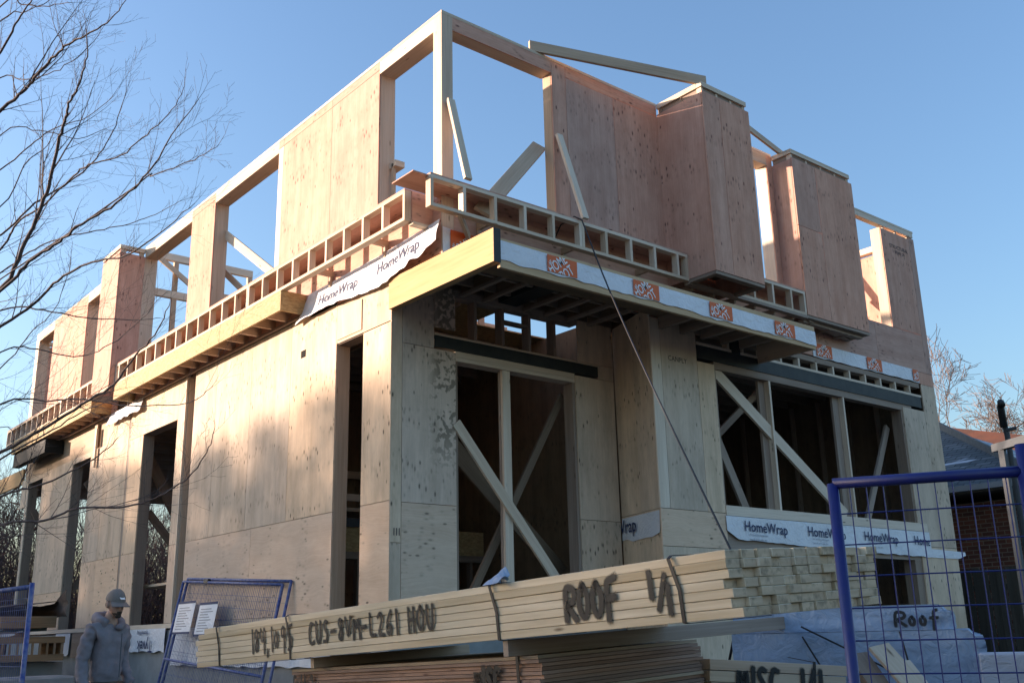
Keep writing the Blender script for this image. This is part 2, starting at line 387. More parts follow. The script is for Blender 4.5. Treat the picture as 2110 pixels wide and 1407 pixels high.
def spray(text, frame, s0, t0, w, h, wid, parent, name='spray_lettering', slope=0.0, off=0.005):
    vts, fcs, at = [], [], []
    cs = s0
    for ch in text:
        for st in GL[ch]:
            pts = []
            for i in range(len(st) - 1):
                for q in range(5):
                    a = q / 5; pts.append((st[i][0] * (1 - a) + st[i + 1][0] * a, st[i][1] * (1 - a) + st[i + 1][1] * a))
            pts.append(st[-1])
            if len(pts) > 6:      # soften the corners
                for _ in range(3): pts = [pts[0]] + [((pts[i - 1][0] + 2 * pts[i][0] + pts[i + 1][0]) / 4, (pts[i - 1][1] + 2 * pts[i][1] + pts[i + 1][1]) / 4) for i in range(1, len(pts) - 1)] + [pts[-1]]
            P = [(cs + x * w, t0 + y * h + slope * (cs - s0) + x * w * slope) for x, y in pts]
            for side in (1, -1):
                P = [(2 * P[1][0] - P[0][0], 2 * P[1][1] - P[0][1])] + P if False else P
            off += 0.00025
            b = len(vts); n = len(P)
            ext = [(P[0][0] - (P[1][0] - P[0][0]) / max(1e-6, math.hypot(P[1][0] - P[0][0], P[1][1] - P[0][1])) * wid, P[0][1] - (P[1][1] - P[0][1]) / max(1e-6, math.hypot(P[1][0] - P[0][0], P[1][1] - P[0][1])) * wid)] + P + \
                  [(P[-1][0] + (P[-1][0] - P[-2][0]) / max(1e-6, math.hypot(P[-1][0] - P[-2][0], P[-1][1] - P[-2][1])) * wid, P[-1][1] + (P[-1][1] - P[-2][1]) / max(1e-6, math.hypot(P[-1][0] - P[-2][0], P[-1][1] - P[-2][1])) * wid)]
            for i, p in enumerate(ext):
                a = ext[max(i - 1, 0)]; c = ext[min(i + 1, len(ext) - 1)]
                dx, dy = c[0] - a[0], c[1] - a[1]; l = math.hypot(dx, dy) or 1; nx, ny = -dy / l, dx / l
                for k in (-2, -1, 0, 1, 2):
                    vts.append(frame(p[0] + nx * wid * k / 2, p[1] + ny * wid * k / 2, off))
                    e = 0.0 if i in (0, len(ext) - 1) else 1.0
                    at.append({2: 0.0, 1: 0.72, 0: 1.0}[abs(k)] * e)
            for i in range(len(ext) - 1):
                for k in range(4):
                    q = b + i * 5 + k; fcs.append((q, q + 1, q + 6, q + 5))
        cs += w * (0.45 if ch in '1,I' else 0.82)
    me = bpy.data.meshes.new(name); base = rootloc(parent)
    me.from_pydata([tuple(Vector(p) + Vector((0, 0, H)) - base) for p in vts], [], fcs)
    A = me.attributes.new('paint', 'FLOAT', 'POINT'); A.data.foreach_set('value', at)
    me.materials.append(SPRAY)
    o = bpy.data.objects.new(name, me); COL.objects.link(o); o.parent = parent
    return o

# ------------------------------------------------------------------ ground
def gz(x, y):
    t = min(max((x - 3.5) / 5.0, 0), 1); t = t * t * (3 - 2 * t)
    far = min(max((math.hypot(x, y) - 40) / 60, 0), 1)
    return -1.4 + 0.48 * t * (1 - far) + 0.02 * noise.noise(Vector((x * .6, y * .6, 0)))
def groundm():
    k = NB('yard_earth')
    g = k.n('ShaderNodeNewGeometry').outputs[0]
    f = k.ramp(k.noise(g, 0.5, 6.0, 0.65), 0.38, 0.62)
    fine = k.noise(g, 30.0, 5.0, 0.7)
    c = k.mix(f, (0.085, 0.07, 0.055), (0.12, 0.105, 0.09))
    c = k.mix(k.ramp(fine, 0.3, 0.8), c, (0.07, 0.06, 0.05))
    k.out(c, 0.95, bump=fine, bd=0.03, bs=0.8)
    return k.m
g = MB(); N = 90
def warp(t): a = t * 2 - 1; return math.copysign(abs(a) ** 2.6, a) * 320
g.grid(lambda s, t: (warp(s) + 3, warp(t), gz(warp(s) + 3, warp(t))), N, N)
struct(g.build('ground', groundm(), smooth=True))
st = MB()
for i in range(2600):      # loose pale gravel beside the corner of the house
    x = R.uniform(10.6, 14.2); y = R.uniform(-5.5, 1.2); s = R.uniform(.012, .035); z = gz(x, y)
    q = [Vector((R.gauss(0, 1), R.gauss(0, 1), R.gauss(0, 1))).normalized() * s * R.uniform(.7, 1.2) for _ in range(1)][0]
    p = [Vector((x, y, z)) + Vector(v) * s for v in ((1, .2, 0), (-.2, 1, .1), (-1, -.1, 0), (.1, -1, .1), (.1, .1, .8))]
    for a, b in ((0, 1), (1, 2), (2, 3), (3, 0)): st.face([p[a], p[b], p[4]])
o = st.build('gravel', plain('gravel_stone', (0.34, 0.36, 0.40), 0.9, 0, 0.6, 40.0)); struct(o, 'stuff')

# ------------------------------------------------------------------ the house being framed
HS = thing('house_under_construction', 'large unfinished timber house clad in bare plywood with empty window openings', 'house', (0, 0, 0))
T = 0.02
def sx(y0, y1, z0, z1, x=0.0, mat=PLY, grain=2, name='plywood_sheet', parent=None):
    """sheet on a face that looks towards -X"""
    g = .0035
    return MB().ob((x, y0 + g, z0 + g), (T, 0, 0), (0, y1 - y0 - 2 * g, 0), (0, 0, z1 - z0 - 2 * g), grain).build(name, mat, parent or HS)
def sy(x0, x1, z0, z1, y=0.0, mat=PLY, grain=2, name='plywood_sheet', parent=None):
    g = .0035
    return MB().ob((x0 + g, y, z0 + g), (x1 - x0 - 2 * g, 0, 0), (0, T, 0), (0, 0, z1 - z0 - 2 * g), grain).build(name, mat, parent or HS)
def part(name, mat, *boxes, parent=None, **kw):
    m = MB()
    for b in boxes: m.box(*b)
    return m.build(name, mat, parent or HS, **kw)
SE = 1.466
# -- foundation
part('foundation', CONC, (.03, 10.5, .03, 15.6, -1.75, .17))
part('foundation', CONC, (3.4, 10.58, -1.0, -.02, -1.75, -.72))
# -- lower left face, from the corner backwards
sx(0.0, .63, .27, SE, mat=PLYF, grain=1); sx(0.0, .63, SE, 3.57); sx(0.0, 1.28, 3.577, 4.10, mat=PLY)
sx(.66, 1.26, 3.62, 4.02, x=-.012, mat=PLYF)
for a, b in ((1.28, 2.5), (2.5, 3.72), (3.72, 4.94), (4.94, 5.78)): sx(a, b, SE, 4.16)
for a, b in ((1.28, 3.5), (3.5, 5.78)): sx(a, b, .27, SE, mat=PLYF, grain=1)
sx(6.15, 6.44, .27, SE, mat=PLYF); sx(6.15, 6.44, SE, 4.16)
sx(6.44, 8.62, 3.50, 4.16)
sx(7.97, 8.62, .27, SE, mat=PLYF); sx(7.97, 8.62, SE, 3.50)
sx(8.72, 9.94, .27, SE, mat=PLYF, grain=1); sx(8.72, 9.94, SE, 3.98); sx(9.94, 10.8, SE, 3.62); sx(9.94, 10.8, .27, SE, mat=PLYF)
sx(10.8, 11.91, 3.51, 3.62); sx(11.91, 14.03, 1.0, 3.62); sx(11.91, 14.03, .27, 1.0, mat=PLYF, grain=1)
sx(14.03, 15.1, 3.51, 3.62); sx(15.1, 15.28, .27, 3.62, mat=SPRW)
part('corner_trim', SPRW, (-.012, .05, 15.28, 15.62, 3.0, 3.64))
# groove with built-up post between the two long stretches of wall
part('window_post', SPR, (.03, .24, 6.10, 6.149, .27, 4.16))
part('window_post', SPR, (.14, .18, 5.78, 6.10, .27, 4.16))
part('window_post', SPRW, (-.01, .028, 6.118, 6.148, .27, 4.16))
part('window_post', SPRD, (.004, .06, 8.625, 8.715, .27, 4.1))
part('hanging_board', SPRW, (-.07, -.03, 10.36, 10.45, 3.25, 4.0))
part('hanging_board', SPR, (-.029, -.003, 10.46, 10.62, 3.66, 4.1))
# jambs, heads and sills of the lower left openings (y0, y1, top)
def jamb_x(y0, y1, z0, z1, d=.19, far=SPRD, near=SPRD, name='window_jamb'):
    part(name, far, (T + .001, d, y1, y1 + .04, z0, z1)); part(name, near, (T + .001, d, y0 - .04, y0, z0, z1))
    part('window_header', SPRD, (T + .001, d, y0 - .04, y1 + .04, z1, z1 + .09))
for a, b, tz in ((.63, 1.28, 3.57), (6.44, 7.97, 3.5), (10.8, 11.91, 3.51), (14.03, 15.1, 3.51)):
    jamb_x(a, b, .27, tz, .20, SPR if a < 1 else SPRD)
part('sill_plate', SPRW, (-.006, .19, 6.1, 15.3, .20, .268)); part('sill_plate', SPRW, (-.004, .19, .0, 6.09, .20, .268))
# laminated rim above the rear stretch, running on past the house end
part('rim_beam', SPR, (.03, .075, 9.0, 15.6, 3.63, 4.18)); part('rim_beam', LVL, (-.02, .03, 15.63, 19.6, 3.57, 3.93))
part('steel_beam', STEELDK, (-.36, -.22, 12.8, 15.2, 3.86, 4.14), (-.36, .02, 12.75, 12.80, 3.86, 4.14), (-.22, .028, 12.8, 15.2, 4.02, 4.14))
# vent hole: near-black patch on the sheet standing in for its dark inside
part('vent_hole', plain('hole_dark_patch', (.004, .003, .002), 1.0), (-.003, .001, 2.09, 2.22, 3.60, 3.70))
# -- lower front face
sy(0.0, .155, .27, 1.0, y=0.0, mat=PLY); sy(0.0, .155, 1.0, 3.98, mat=PLY)
sy(.155, .935, .27, 1.455, mat=PLYF, grain=0); sy(.155, .935, 1.455, 3.33, mat=PLYM); sy(.155, .615, 3.33, 3.99, mat=PLYM); sy(.615, .935, 3.60, 4.14, mat=PLYM); sy(.0, .615, 3.992, 4.14, mat=PLYM)
sy(2.93, 3.66, .27, 1.40); sy(2.93, 3.66, 1.40, 3.33); sy(3.37, 3.66, 3.33, 3.53); sy(3.0, 3.66, 3.53, 4.12)
part('steel_beam', STEEL, (.62, 3.36, -.004, .004, 3.355, 3.50), (.62, 3.36, .004, .10, 3.355, 3.368), (.62, 3.36, .004, .10, 3.487, 3.50))
part('nailer', SPRW, (.62, 3.38, -.004, .10, 3.503, 3.528)); part('window_header', SPRW, (.94, 2.93, .012, .05, 3.275, 3.35), (.94, 2.93, .012, .19, 3.225, 3.272))
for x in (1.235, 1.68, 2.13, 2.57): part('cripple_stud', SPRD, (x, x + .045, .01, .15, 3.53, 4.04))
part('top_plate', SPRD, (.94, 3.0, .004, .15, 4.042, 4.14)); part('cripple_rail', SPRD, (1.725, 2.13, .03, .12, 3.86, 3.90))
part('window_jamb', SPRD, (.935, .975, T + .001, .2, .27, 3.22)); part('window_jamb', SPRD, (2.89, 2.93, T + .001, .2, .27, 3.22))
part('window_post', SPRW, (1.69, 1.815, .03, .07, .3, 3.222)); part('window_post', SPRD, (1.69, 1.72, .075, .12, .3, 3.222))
part('brace', SPRD, (0, 0, 0, 0, 0, 0)) if False else None
def brace(p, q, w=.14, t=.04, up=(0, 0, 1), mat=SPRD, name='brace'):
    return MB().bar(p, q, w, t, up).build(name, mat, HS)
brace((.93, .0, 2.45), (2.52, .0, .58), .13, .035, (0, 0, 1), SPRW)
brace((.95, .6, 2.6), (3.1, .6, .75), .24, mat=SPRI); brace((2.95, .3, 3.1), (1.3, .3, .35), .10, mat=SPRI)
part('window_sill', SPRW, (.94, 2.93, .01, .19, .24, .30))
# -- return wall and projecting right-hand bay
RA = Vector((3.68, -.005, 0)); RD = Vector((3.335, -1.01, 0)) - RA; nrm = Vector((-.94, .32, 0)).normalized()
for s0, s1, z0, z1 in ((0, .53, SE, 4.1), (.53, 1, SE, 4.1)):
    MB().ob(RA + RD * s0 + V(0, 0, z0), RD * (s1 - s0 - .004), -nrm * .02, V(0, 0, z1 - z0 - .005), 2).build('plywood_sheet', PLYM if False else PLY, HS)
MB().ob(RA + V(0, 0, -.3), RD * .998, -nrm * .02, V(0, 0, SE + .3 - .006), 2).build('plywood_sheet', PLY, HS)
Y1 = -1.03
sy(3.33, 3.52, SE, 3.97, y=Y1, mat=SPRW); sy(3.52, 4.24, SE, 3.95, y=Y1); sy(4.24, 4.60, SE, 3.50, y=Y1)
sy(3.33, 4.60, 1.0, SE, y=Y1, mat=PLYF, grain=0); sy(3.33, 4.60, -.7, 1.0, y=Y1)
sy(9.45, 10.15, 1.2, 3.50, y=Y1); sy(10.15, 10.6, 1.2, 3.98, y=Y1, mat=PLY); sy(9.45, 10.6, -.72, 1.2, y=Y1); sy(10.12, 10.6, 3.98, 4.20, y=Y1, mat=PLYR)
part('steel_beam', STEEL, (4.25, 10.07, Y1 - .004, Y1 + .006, 3.545, 3.73), (4.25, 10.07, Y1 + .006, Y1 + .12, 3.545, 3.56), (4.25, 10.07, Y1 + .006, Y1 + .12, 3.715, 3.73), (5.02, 5.2, Y1 - .002, Y1 + .12, 3.735, 4.0))
part('nailer', SPRW, (4.25, 5.0, Y1 - .006, Y1 + .14, 3.733, 3.77)); part('nailer', SPRW, (5.2, 10.1, Y1 - .006, Y1 + .14, 3.733, 3.77))
part('window_header', SPRD, (4.6, 9.75, Y1 + .012, Y1 + .14, 3.44, 3.543))
part('top_plate', SPRD, (5.2, 10.1, Y1 + .01, Y1 + .14, 3.90, 3.985)); part('top_plate', SPR, (4.25, 5.0, Y1 + .01, Y1 + .14, 3.93, 3.99))
for i in range(11): part('cripple_stud', SPRW, (5.25 + i * .45, 5.29 + i * .45, Y1 + .005, Y1 + .10, 3.772, 3.90))
part('cripple_stud', SPRW, (4.93, 4.97, Y1 + .005, Y1 + .10, 3.772, 3.93))
part('window_jamb', SPRD, (4.60, 4.64, Y1 + T, Y1 + .2, 1.57, 3.44)); part('window_jamb', SPRD, (9.41, 9.45, Y1 + T, Y1 + .2, 1.57, 3.44))
part('window_sill', SPRW, (4.60, 9.72, Y1 - .01, Y1 + .02, 1.44, 1.572), (4.60, 9.45, Y1 + .02, Y1 + .18, 1.535, 1.571))
part('window_post', SPRD, (5.68, 5.82, Y1 + .10, Y1 + .14, 1.572, 3.44)); part('window_post', SPRW, (5.822, 5.862, Y1 + .015, Y1 + .13, 1.572, 3.44))
part('window_post', SPRD, (7.54, 7.70, Y1 + .10, Y1 + .14, 1.572, 3.44)); part('window_post', SPRW, (7.702, 7.74, Y1 + .015, Y1 + .13, 1.572, 3.44))
brace((4.62, Y1 + .06, 3.45), (7.5, Y1 + .06, 1.60), .17, .04, (0, 0, 1), SPRW); brace((4.64, Y1 + .35, 3.15), (5.5, Y1 + .35, 1.57), .14); brace((6.4, Y1 + .6, 3.5), (4.5, Y1 + .6, 2.1), .10)
brace((9.4, Y1 + .3, 3.2), (8.3, Y1 + .3, 1.3), .12)
part('garage_header', SPRD, (4.6, 9.45, Y1 + .02, Y1 + .10, .98, 1.43))
part('garage_jamb', SPRD, (9.25, 9.45, Y1 + .021, Y1 + .06, -.72, .98), (9.25, 9.29, Y1 + .06, Y1 + .22, -.72, .98))
# inside faces: back walls of the rooms
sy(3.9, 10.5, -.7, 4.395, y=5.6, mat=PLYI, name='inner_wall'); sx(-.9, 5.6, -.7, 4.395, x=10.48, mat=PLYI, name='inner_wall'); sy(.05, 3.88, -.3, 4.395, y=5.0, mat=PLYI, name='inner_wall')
for i in range(9): part('wall_stud', SPRD, (4.2 + i * .7, 4.24 + i * .7, 5.44, 5.58, -.7, 4.0))
part('rim_beam', OSB, (.2, 3.66, 3.0, 3.05, 1.16, 1.52)); 
for i in range(7): part('wall_stud', SPRD, (.4 + i * .5, .44 + i * .5, 3.0, 3.1, -.2, 1.16))
part('top_plate', SPRD, (.2, 3.66, 2.98, 3.12, 1.06, 1.155)); part('joist_hanger', GREYM, (.3, 1.4, 2.96, 2.995, 1.5, 1.62))
part('interior_post', SPRD, (1.0, 1.14, 1.6, 1.74, .27, 4.1)); part('interior_post', SPR, (.55, .63, 1.1, 1.2, .27, 4.1)); part('interior_post', SPRD, (.8, .9, .75, .85, .27, 4.1))
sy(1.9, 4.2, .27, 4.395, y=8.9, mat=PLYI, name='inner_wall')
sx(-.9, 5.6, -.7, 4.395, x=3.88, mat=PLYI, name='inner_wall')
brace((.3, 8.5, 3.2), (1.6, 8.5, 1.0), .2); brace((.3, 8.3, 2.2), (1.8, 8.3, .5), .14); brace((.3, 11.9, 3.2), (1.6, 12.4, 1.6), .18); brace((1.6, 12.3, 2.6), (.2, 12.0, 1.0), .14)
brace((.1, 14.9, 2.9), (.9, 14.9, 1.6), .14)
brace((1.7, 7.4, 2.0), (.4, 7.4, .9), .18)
part('stacked_sheet', PLY, (.3, 1.7, 7.2, 8.6, .9, .94))
for i in range(8): part('wall_stud', SPRD, (.35 + i * .45, .39 + i * .45, 4.86, 4.99, -.2, 4.1))
for i in range(11): part('wall_stud', SPRD, (10.36, 10.47, -.6 + i * .6, -.56 + i * .6, -.7, 4.1))
part('top_plate', SPRD, (.1, 3.86, 4.84, 4.99, 4.0, 4.1)); part('wall_rail', SPR, (.2, 3.8, 4.8, 4.85, 2.5, 2.62)); part('work_bench', SPR, (.6, 2.2, 3.2, 3.9, 1.75, 1.8), (.6, 2.2, 3.2, 3.25, 1.9, 2.0))
# upper floor deck and its joists (open over the stair well)
part('floor_deck', OSB, (.05, 10.5, 3.3, 15.6, 4.40, 4.42), (4.6, 10.5, Y1 + .05, 3.3, 4.40, 4.42), (.05, 2.2, Y1 + .05, 3.3, 4.40, 4.42), (2.2, 4.6, -.9, .75, 4.40, 4.42), (2.2, 4.6, 1.7, 3.3, 4.40, 4.42), (2.2, 2.45, .75, 1.7, 4.40, 4.42))
sy(1.8, 3.0, 4.42, 5.2, y=2.4, mat=PLYR); part('partition_stud', SPR, (3.1, 3.2, 2.3, 2.34, 4.42, 6.2)); part('partition_rail', SPR, (2.4, 4.4, 3.2, 3.3, 4.9, 5.05))
for i in range(28):
    y = 3.4 + i * .435
    part('floor_joist', SPRD, (.05, 10.45, y, y + .04, 4.12, 4.395))
for i in range(9):
    y = -.7 + i * .435
    part('floor_joist', SPRD, (4.65, 10.45, y, y + .04, 4.12, 4.395))
    if y > 2 or y < .3: part('floor_joist', SPRD, (.05, 3.87, y, y + .04, 4.12, 4.395))
part('floor_joist', SPR, (1.2, 4.6, 2.3, 2.34, 4.1, 4.39)); part('floor_joist', SPR, (1.25, 1.29, .36, 3.3, 4.1, 4.39))
# -- front canopy
part('canopy_beam', LVL, (-.045, .045, -2.0, -.006, 3.70, 4.07))
part('beam_end', STEEL, (-.046, .047, -2.006, -2.0005, 3.698, 4.072))
part('canopy_fascia', LVL, (.047, 5.63, -1.99, -1.945, 3.655, 3.98))
part('canopy_fascia', SPR, (5.585, 5.628, -1.944, -1.035, 3.66, 3.96))
part('canopy_deck', PLYI, (.05, 5.6, -1.94, -1.04, 3.985, 3.998)); part('deck_underside', PLYI, (.05, 3.6, -1.0, .0, 4.385, 4.398)); part('steel_plate', STEEL, (1.62, 1.92, -1.02, -.01, 4.10, 4.2))
for i, x in enumerate((.25, .62, 1.0, 1.36, 2.03, 2.40, 2.80, 3.18)):
    part('canopy_joist', SPRD, (x, x + .06, -1.009, -.004, 4.06, 4.10)); part('joist_web', PLYI, (x + .024, x + .034, -1.009, -.004, 4.101, 4.384)); part('joist_blocking', SPRD, (x + .07, x + .11, -.09, -.004, 4.15, 4.38))
for i in range(5): part('canopy_joist', SPRD, (3.5 + i * .42, 3.56 + i * .42, -1.943, -1.035, 3.82, 3.98))

# -- left balcony boxes under the eave ladders
def balcony(y0, y1):
    part('balcony_fascia', OSB, (-.38, -.345, y0, y1, 4.19, 4.472))
    part('balcony_fascia', OSB, (-.345, .0, y0, y0 + .035, 4.19, 4.472)); part('balcony_fascia', OSB, (-.345, 0, y1 - .035, y1, 4.19, 4.472))
    n = int((y1 - y0) / .44)
    for i in range(1, n): part('balcony_joist', SPR, (-.344, .0, y0 + i * .44, y0 + i * .44 + .045, 4.20, 4.44))
    part('balcony_deck', OSB, (-.344, -.002, y0 + .036, y1 - .036, 4.45, 4.47))
    part('balcony_ledger', SPRD, (-.05, -.001, y0 + .04, y1 - .04, 4.165, 4.20))
balcony(2.13, 8.58); balcony(9.82, 15.4)
# -- upper walls
ZB, ZT, OB = 4.46, 7.22, 4.9
hd = .22
def upx(y0, y1, z0=3.95, z1=ZT, **k): return sx(y0, y1, z0, z1, mat=PLYR, **k)
# band below the openings: continuous strip of sheathing
sx(-1.0125, 2.0, 4.11, 4.9, mat=PLYR, grain=1); sx(2.0, 4.4, 4.2, 4.9, mat=PLYR, grain=1); sx(4.4, 6.8, 4.2, 4.9, mat=PLYR, grain=1); sx(6.8, 8.63, 4.2, 4.9, mat=PLYR, grain=1)
for a in (9.5, 11.6, 13.7): sx(a, min(a + 2.1, 15.8), 4.2, 4.9, mat=PLYR, grain=1)
def top_x(y0, y1): part('window_header', SPRW, (0, T, y0, y1, ZT - hd, ZT - .04)); part('top_plate', SPRW, (-.002, .14, y0, y1, ZT - .039, ZT)); part('window_header', SPR, (T, .24, y0, y1, ZT - hd, ZT - .04))
for a, b in ((-.86, .345), (3.15, 5.43), (6.4, 8.63), (11.1, 11.95), (14.36, 15.54)): top_x(a, b)
# solid stretches, one sheet each
for a, b in ((.345, 1.56), (1.56, 3.0), (3.0, 3.15), (5.43, 6.4), (9.6, 11.1), (11.95, 13.2), (13.2, 14.36)):
    sx(a, b, 4.9, ZT - .16, mat=PLYR if b - a > .2 else SPRW); part('top_plate', SPRW, (-.002, .14, a, b, ZT - .039, ZT)); sx(a, b, ZT - .16, ZT - .04, mat=PLYR, grain=1)
sx(15.54, 15.8, 4.2, ZT, mat=SPRW)
for y in (.345, 3.15, 5.43, 6.4, 11.1, 11.95, 14.36, 15.54):
    s = -1 if y in (3.15, 6.4, 11.1, 14.36) else 1
    part('window_jamb', SPR, (T + .001, .24, min(y, y + s * .04), max(y, y + s * .04), 4.42, ZT - hd))
# corner posts
part('corner_post', SPRW, (0, .155, Y1 + T + .001, -.86, 4.9, ZT - .04)); part('corner_post', SPR, (.0, .16, Y1, Y1 + T, 3.98, ZT - .04)); part('top_plate', SPRW, (-.002, .16, Y1 - .002, -.86, ZT - .039, ZT))
sx(Y1 + .022, -.86, 4.2, 4.42, x=.0, mat=PLYR) if False else None
# front: opening, long solid stretch, boxes
Z2 = 6.95
part('window_header', PLYR, (.16, 1.75, Y1, Y1 + T, ZT - hd, ZT - .04)); part('window_header', SPR, (.16, 1.75, Y1 + T, Y1 + .2, ZT - hd, ZT - .04)); part('top_plate', SPRW, (.16, 3.76, Y1 - .002, Y1 + .14, ZT - .039, ZT))
sy(.16, 2.4, 4.0, 4.9, y=Y1, mat=PLYR, grain=0); sy(2.4, 4.8, 4.0, 4.9, y=Y1, mat=PLYR, grain=0); sy(4.8, 7.2, 4.0, 4.9, y=Y1, mat=PLYR, grain=0); sy(7.2, 8.9, 4.2, 4.9, y=Y1, mat=PLYR, grain=0); sy(8.9, 10.42, 4.2, 4.9, y=Y1, mat=PLYR, grain=0)
sy(1.75, 2.0, 4.9, ZT - .04, y=Y1, mat=PLYR); sy(2.0, 2.88, 4.9, ZT - .2, y=Y1, mat=PLYR); sy(2.88, 3.766, 4.9, ZT - .2, y=Y1, mat=PLYR); sy(2.0, 3.76, ZT - .2, ZT - .04, y=Y1, mat=PLYR, grain=0)
part('window_jamb', SPR, (1.75, 1.79, Y1 + T, Y1 + .17, 4.42, ZT - hd)); part('window_jamb', SPR, (.12, .159, Y1 + T + .0, Y1 + .17, 4.42, ZT - hd)) if False else None
part('window_jamb', SPRW, (6.29, 6.33, Y1 + T, Y1 + .22, 4.42, ZT - hd)); sy(6.29, 6.43, 4.9, ZT - .04, y=Y1, mat=PLYR)
part('window_header', SPR, (4.8, 6.42, Y1 + .002, Y1 + .2, ZT - hd, ZT - .04)); part('top_plate', SPRW, (4.8, 6.42, Y1 - .002, Y1 + .14, ZT - .039, ZT))
part('window_header', SPRW, (8.0, 10.58, Y1 - .002, Y1 + .1, 6.78, 6.87)); part('top_plate', SPRW, (8.0, 10.6, Y1 - .004, Y1 + .14, 6.872, 6.91))
part('window_jamb', SPRW, (9.48, 9.52, Y1 + T + .001, Y1 + .2, 4.42, 6.74)); 
sy(9.48, 10.42, 4.9, 6.73, y=Y1, mat=PLYR); sy(10.42, 10.6, 4.2, 6.76, y=Y1, mat=PLYR)
for x in (9.6, 10.0, 10.4): part('wall_stud', SPRW, (x, x + .04, Y1 + T, Y1 + .14, 4.42, 6.78))
# right and rear upper walls, seen from inside through the openings
for i in range(7): sx(-.98 + i * 2.37, -.98 + (i + 1) * 2.37 - .02, 4.42, 6.70, x=10.56, mat=PLYR)
part('top_plate', SPRW, (10.44, 10.58, -1.0, 15.6, 6.72, 6.83))
for i in range(14): part('wall_stud', SPRW, (10.44, 10.55, -.8 + i * 1.1, -.76 + i * 1.1, 4.42, 6.72))
part('brace', SPRW) if False else None
brace((10.2, -.5, 4.6), (10.3, .4, 6.4), .1, .04, (0, 1, 0), SPRW); brace((9.9, -.6, 4.5), (10.3, .2, 5.9), .1, .04, (0, 1, 0), SPRW)
part('rear_header', SPRD, (.05, 5.5, 15.45, 15.6, 3.3, 4.38)); sy(.2, 3.2, 4.42, 6.9, y=15.6, mat=PLYR); sy(6.2, 10.4, 4.42, 6.7, y=15.6, mat=PLYR); part('top_plate', SPRW, (.2, 10.4, 15.5, 15.62, 6.92, 7.0))
# cross framing seen through the left windows
part('partition_rail', SPRW, (.24, 2.3, 8.86, 8.95, 7.16, 7.30)); part('partition_rail', SPRW, (.24, 2.3, 8.86, 8.95, 6.40, 6.54)); part('partition_stud', SPR, (.66, .75, 8.87, 8.94, 4.42, 7.16)); part('partition_stud', SPR, (2.2, 2.3, 8.87, 8.94, 4.42, 7.16))
brace((.24, 8.8, 7.2), (1.3, 8.8, 6.5), .1, .04, (0, 0, 1), SPRW)
brace((.2, 5.6, 6.6), (.5, 3.6, 5.1), .14, .04, (0, 0, 1), SPRW); brace((.3, 5.9, 6.1), (.7, 4.9, 5.1), .1, .04, (0, 0, 1), SPRW)
part('partition_rail', SPRW, (.5, 2.4, 6.6, 6.7, 5.75, 5.87)); part('partition_stud', SPR, (1.2, 1.24, 4.0, 4.1, 4.42, 5.6)); part('top_plate', SPRW, (1.15, 1.29, 2.4, 6.8, 5.6, 5.68))
part('partition_stud', SPR, (.16, .2, .25, .29, 4.42, 5.75)); part('partition_stud', SPR, (.2, .3, .4, .44, 4.42, 5.7)); part('partition_rail', SPRW, (.16, .3, .2, .5, 5.7, 5.78))
# -- boxes pushed out beyond the walls
def box_front(x0, x1, y0, nm):
    m = sx(y0 + T, Y1 + .003, ZB, 7.05, x=x0, mat=PLYR)
    xm = x0 + (x1 - x0) * .36
    sy(x0, xm, ZB, 7.07, y=y0, mat=PLYR); sy(xm, x1, ZB, 7.07, y=y0, mat=PLYR); sx(y0 + T, Y1, ZB, 7.05, x=x1 - T, mat=PLYR)
    part('box_plate', SPRW, (x0 - .003, x1 - .05, y0 - .003, y0 + .09, 7.135, 7.17)); part('box_plate', SPRW, (x0 + .004, x1 - .04, y0 + .004, y0 + .09, 7.172, 7.21))
    part('box_plate', SPRW, (x0 - .003, x0 + .09, y0 + .092, Y1 - .004, 7.135, 7.17)); part('box_plate', SPRW, (x0 + .0, x0 + .09, y0 + .092, Y1 - .004, 7.172, 7.21))
    part('box_plate', SPRD, (x0 + .022, x1 - .05, y0 + .03, y0 + .05, 7.0, 7.133)); part('box_plate', SPRD, (x0 + .03, x0 + .05, y0 + .052, Y1 - .01, 7.0, 7.133))  # dark plates made taller to fill the slot where sunlight came through
    for f in (0, .33, .66, .96): part('box_stud', SPRW, (x0 + T + f * (x1 - x0 - .1), x0 + T + f * (x1 - x0 - .1) + .04, y0 + T, y0 + .1, ZB + .04, 7.13))
    for f in (.45, .9): part('box_stud', SPRD, (x0 + T, x0 + .1, y0 + f * (Y1 - y0), y0 + f * (Y1 - y0) + .04, ZB + .04, 7.13))
    # open underside: rim and cross pieces
    part('box_rim', SPRD, (x0 + .0, x1, y0 + .005, y0 + .095, ZB - .045, ZB - .005)); part('box_rim', SPRD, (x0, x0 + .09, y0 + .096, Y1 - .37, ZB - .045, ZB - .005)); part('box_rim', SPRD, (x1 - .09, x1, y0 + .096, Y1 - .37, ZB - .045, ZB - .005))
box_front(3.76, 4.78, -1.86, 'a'); 
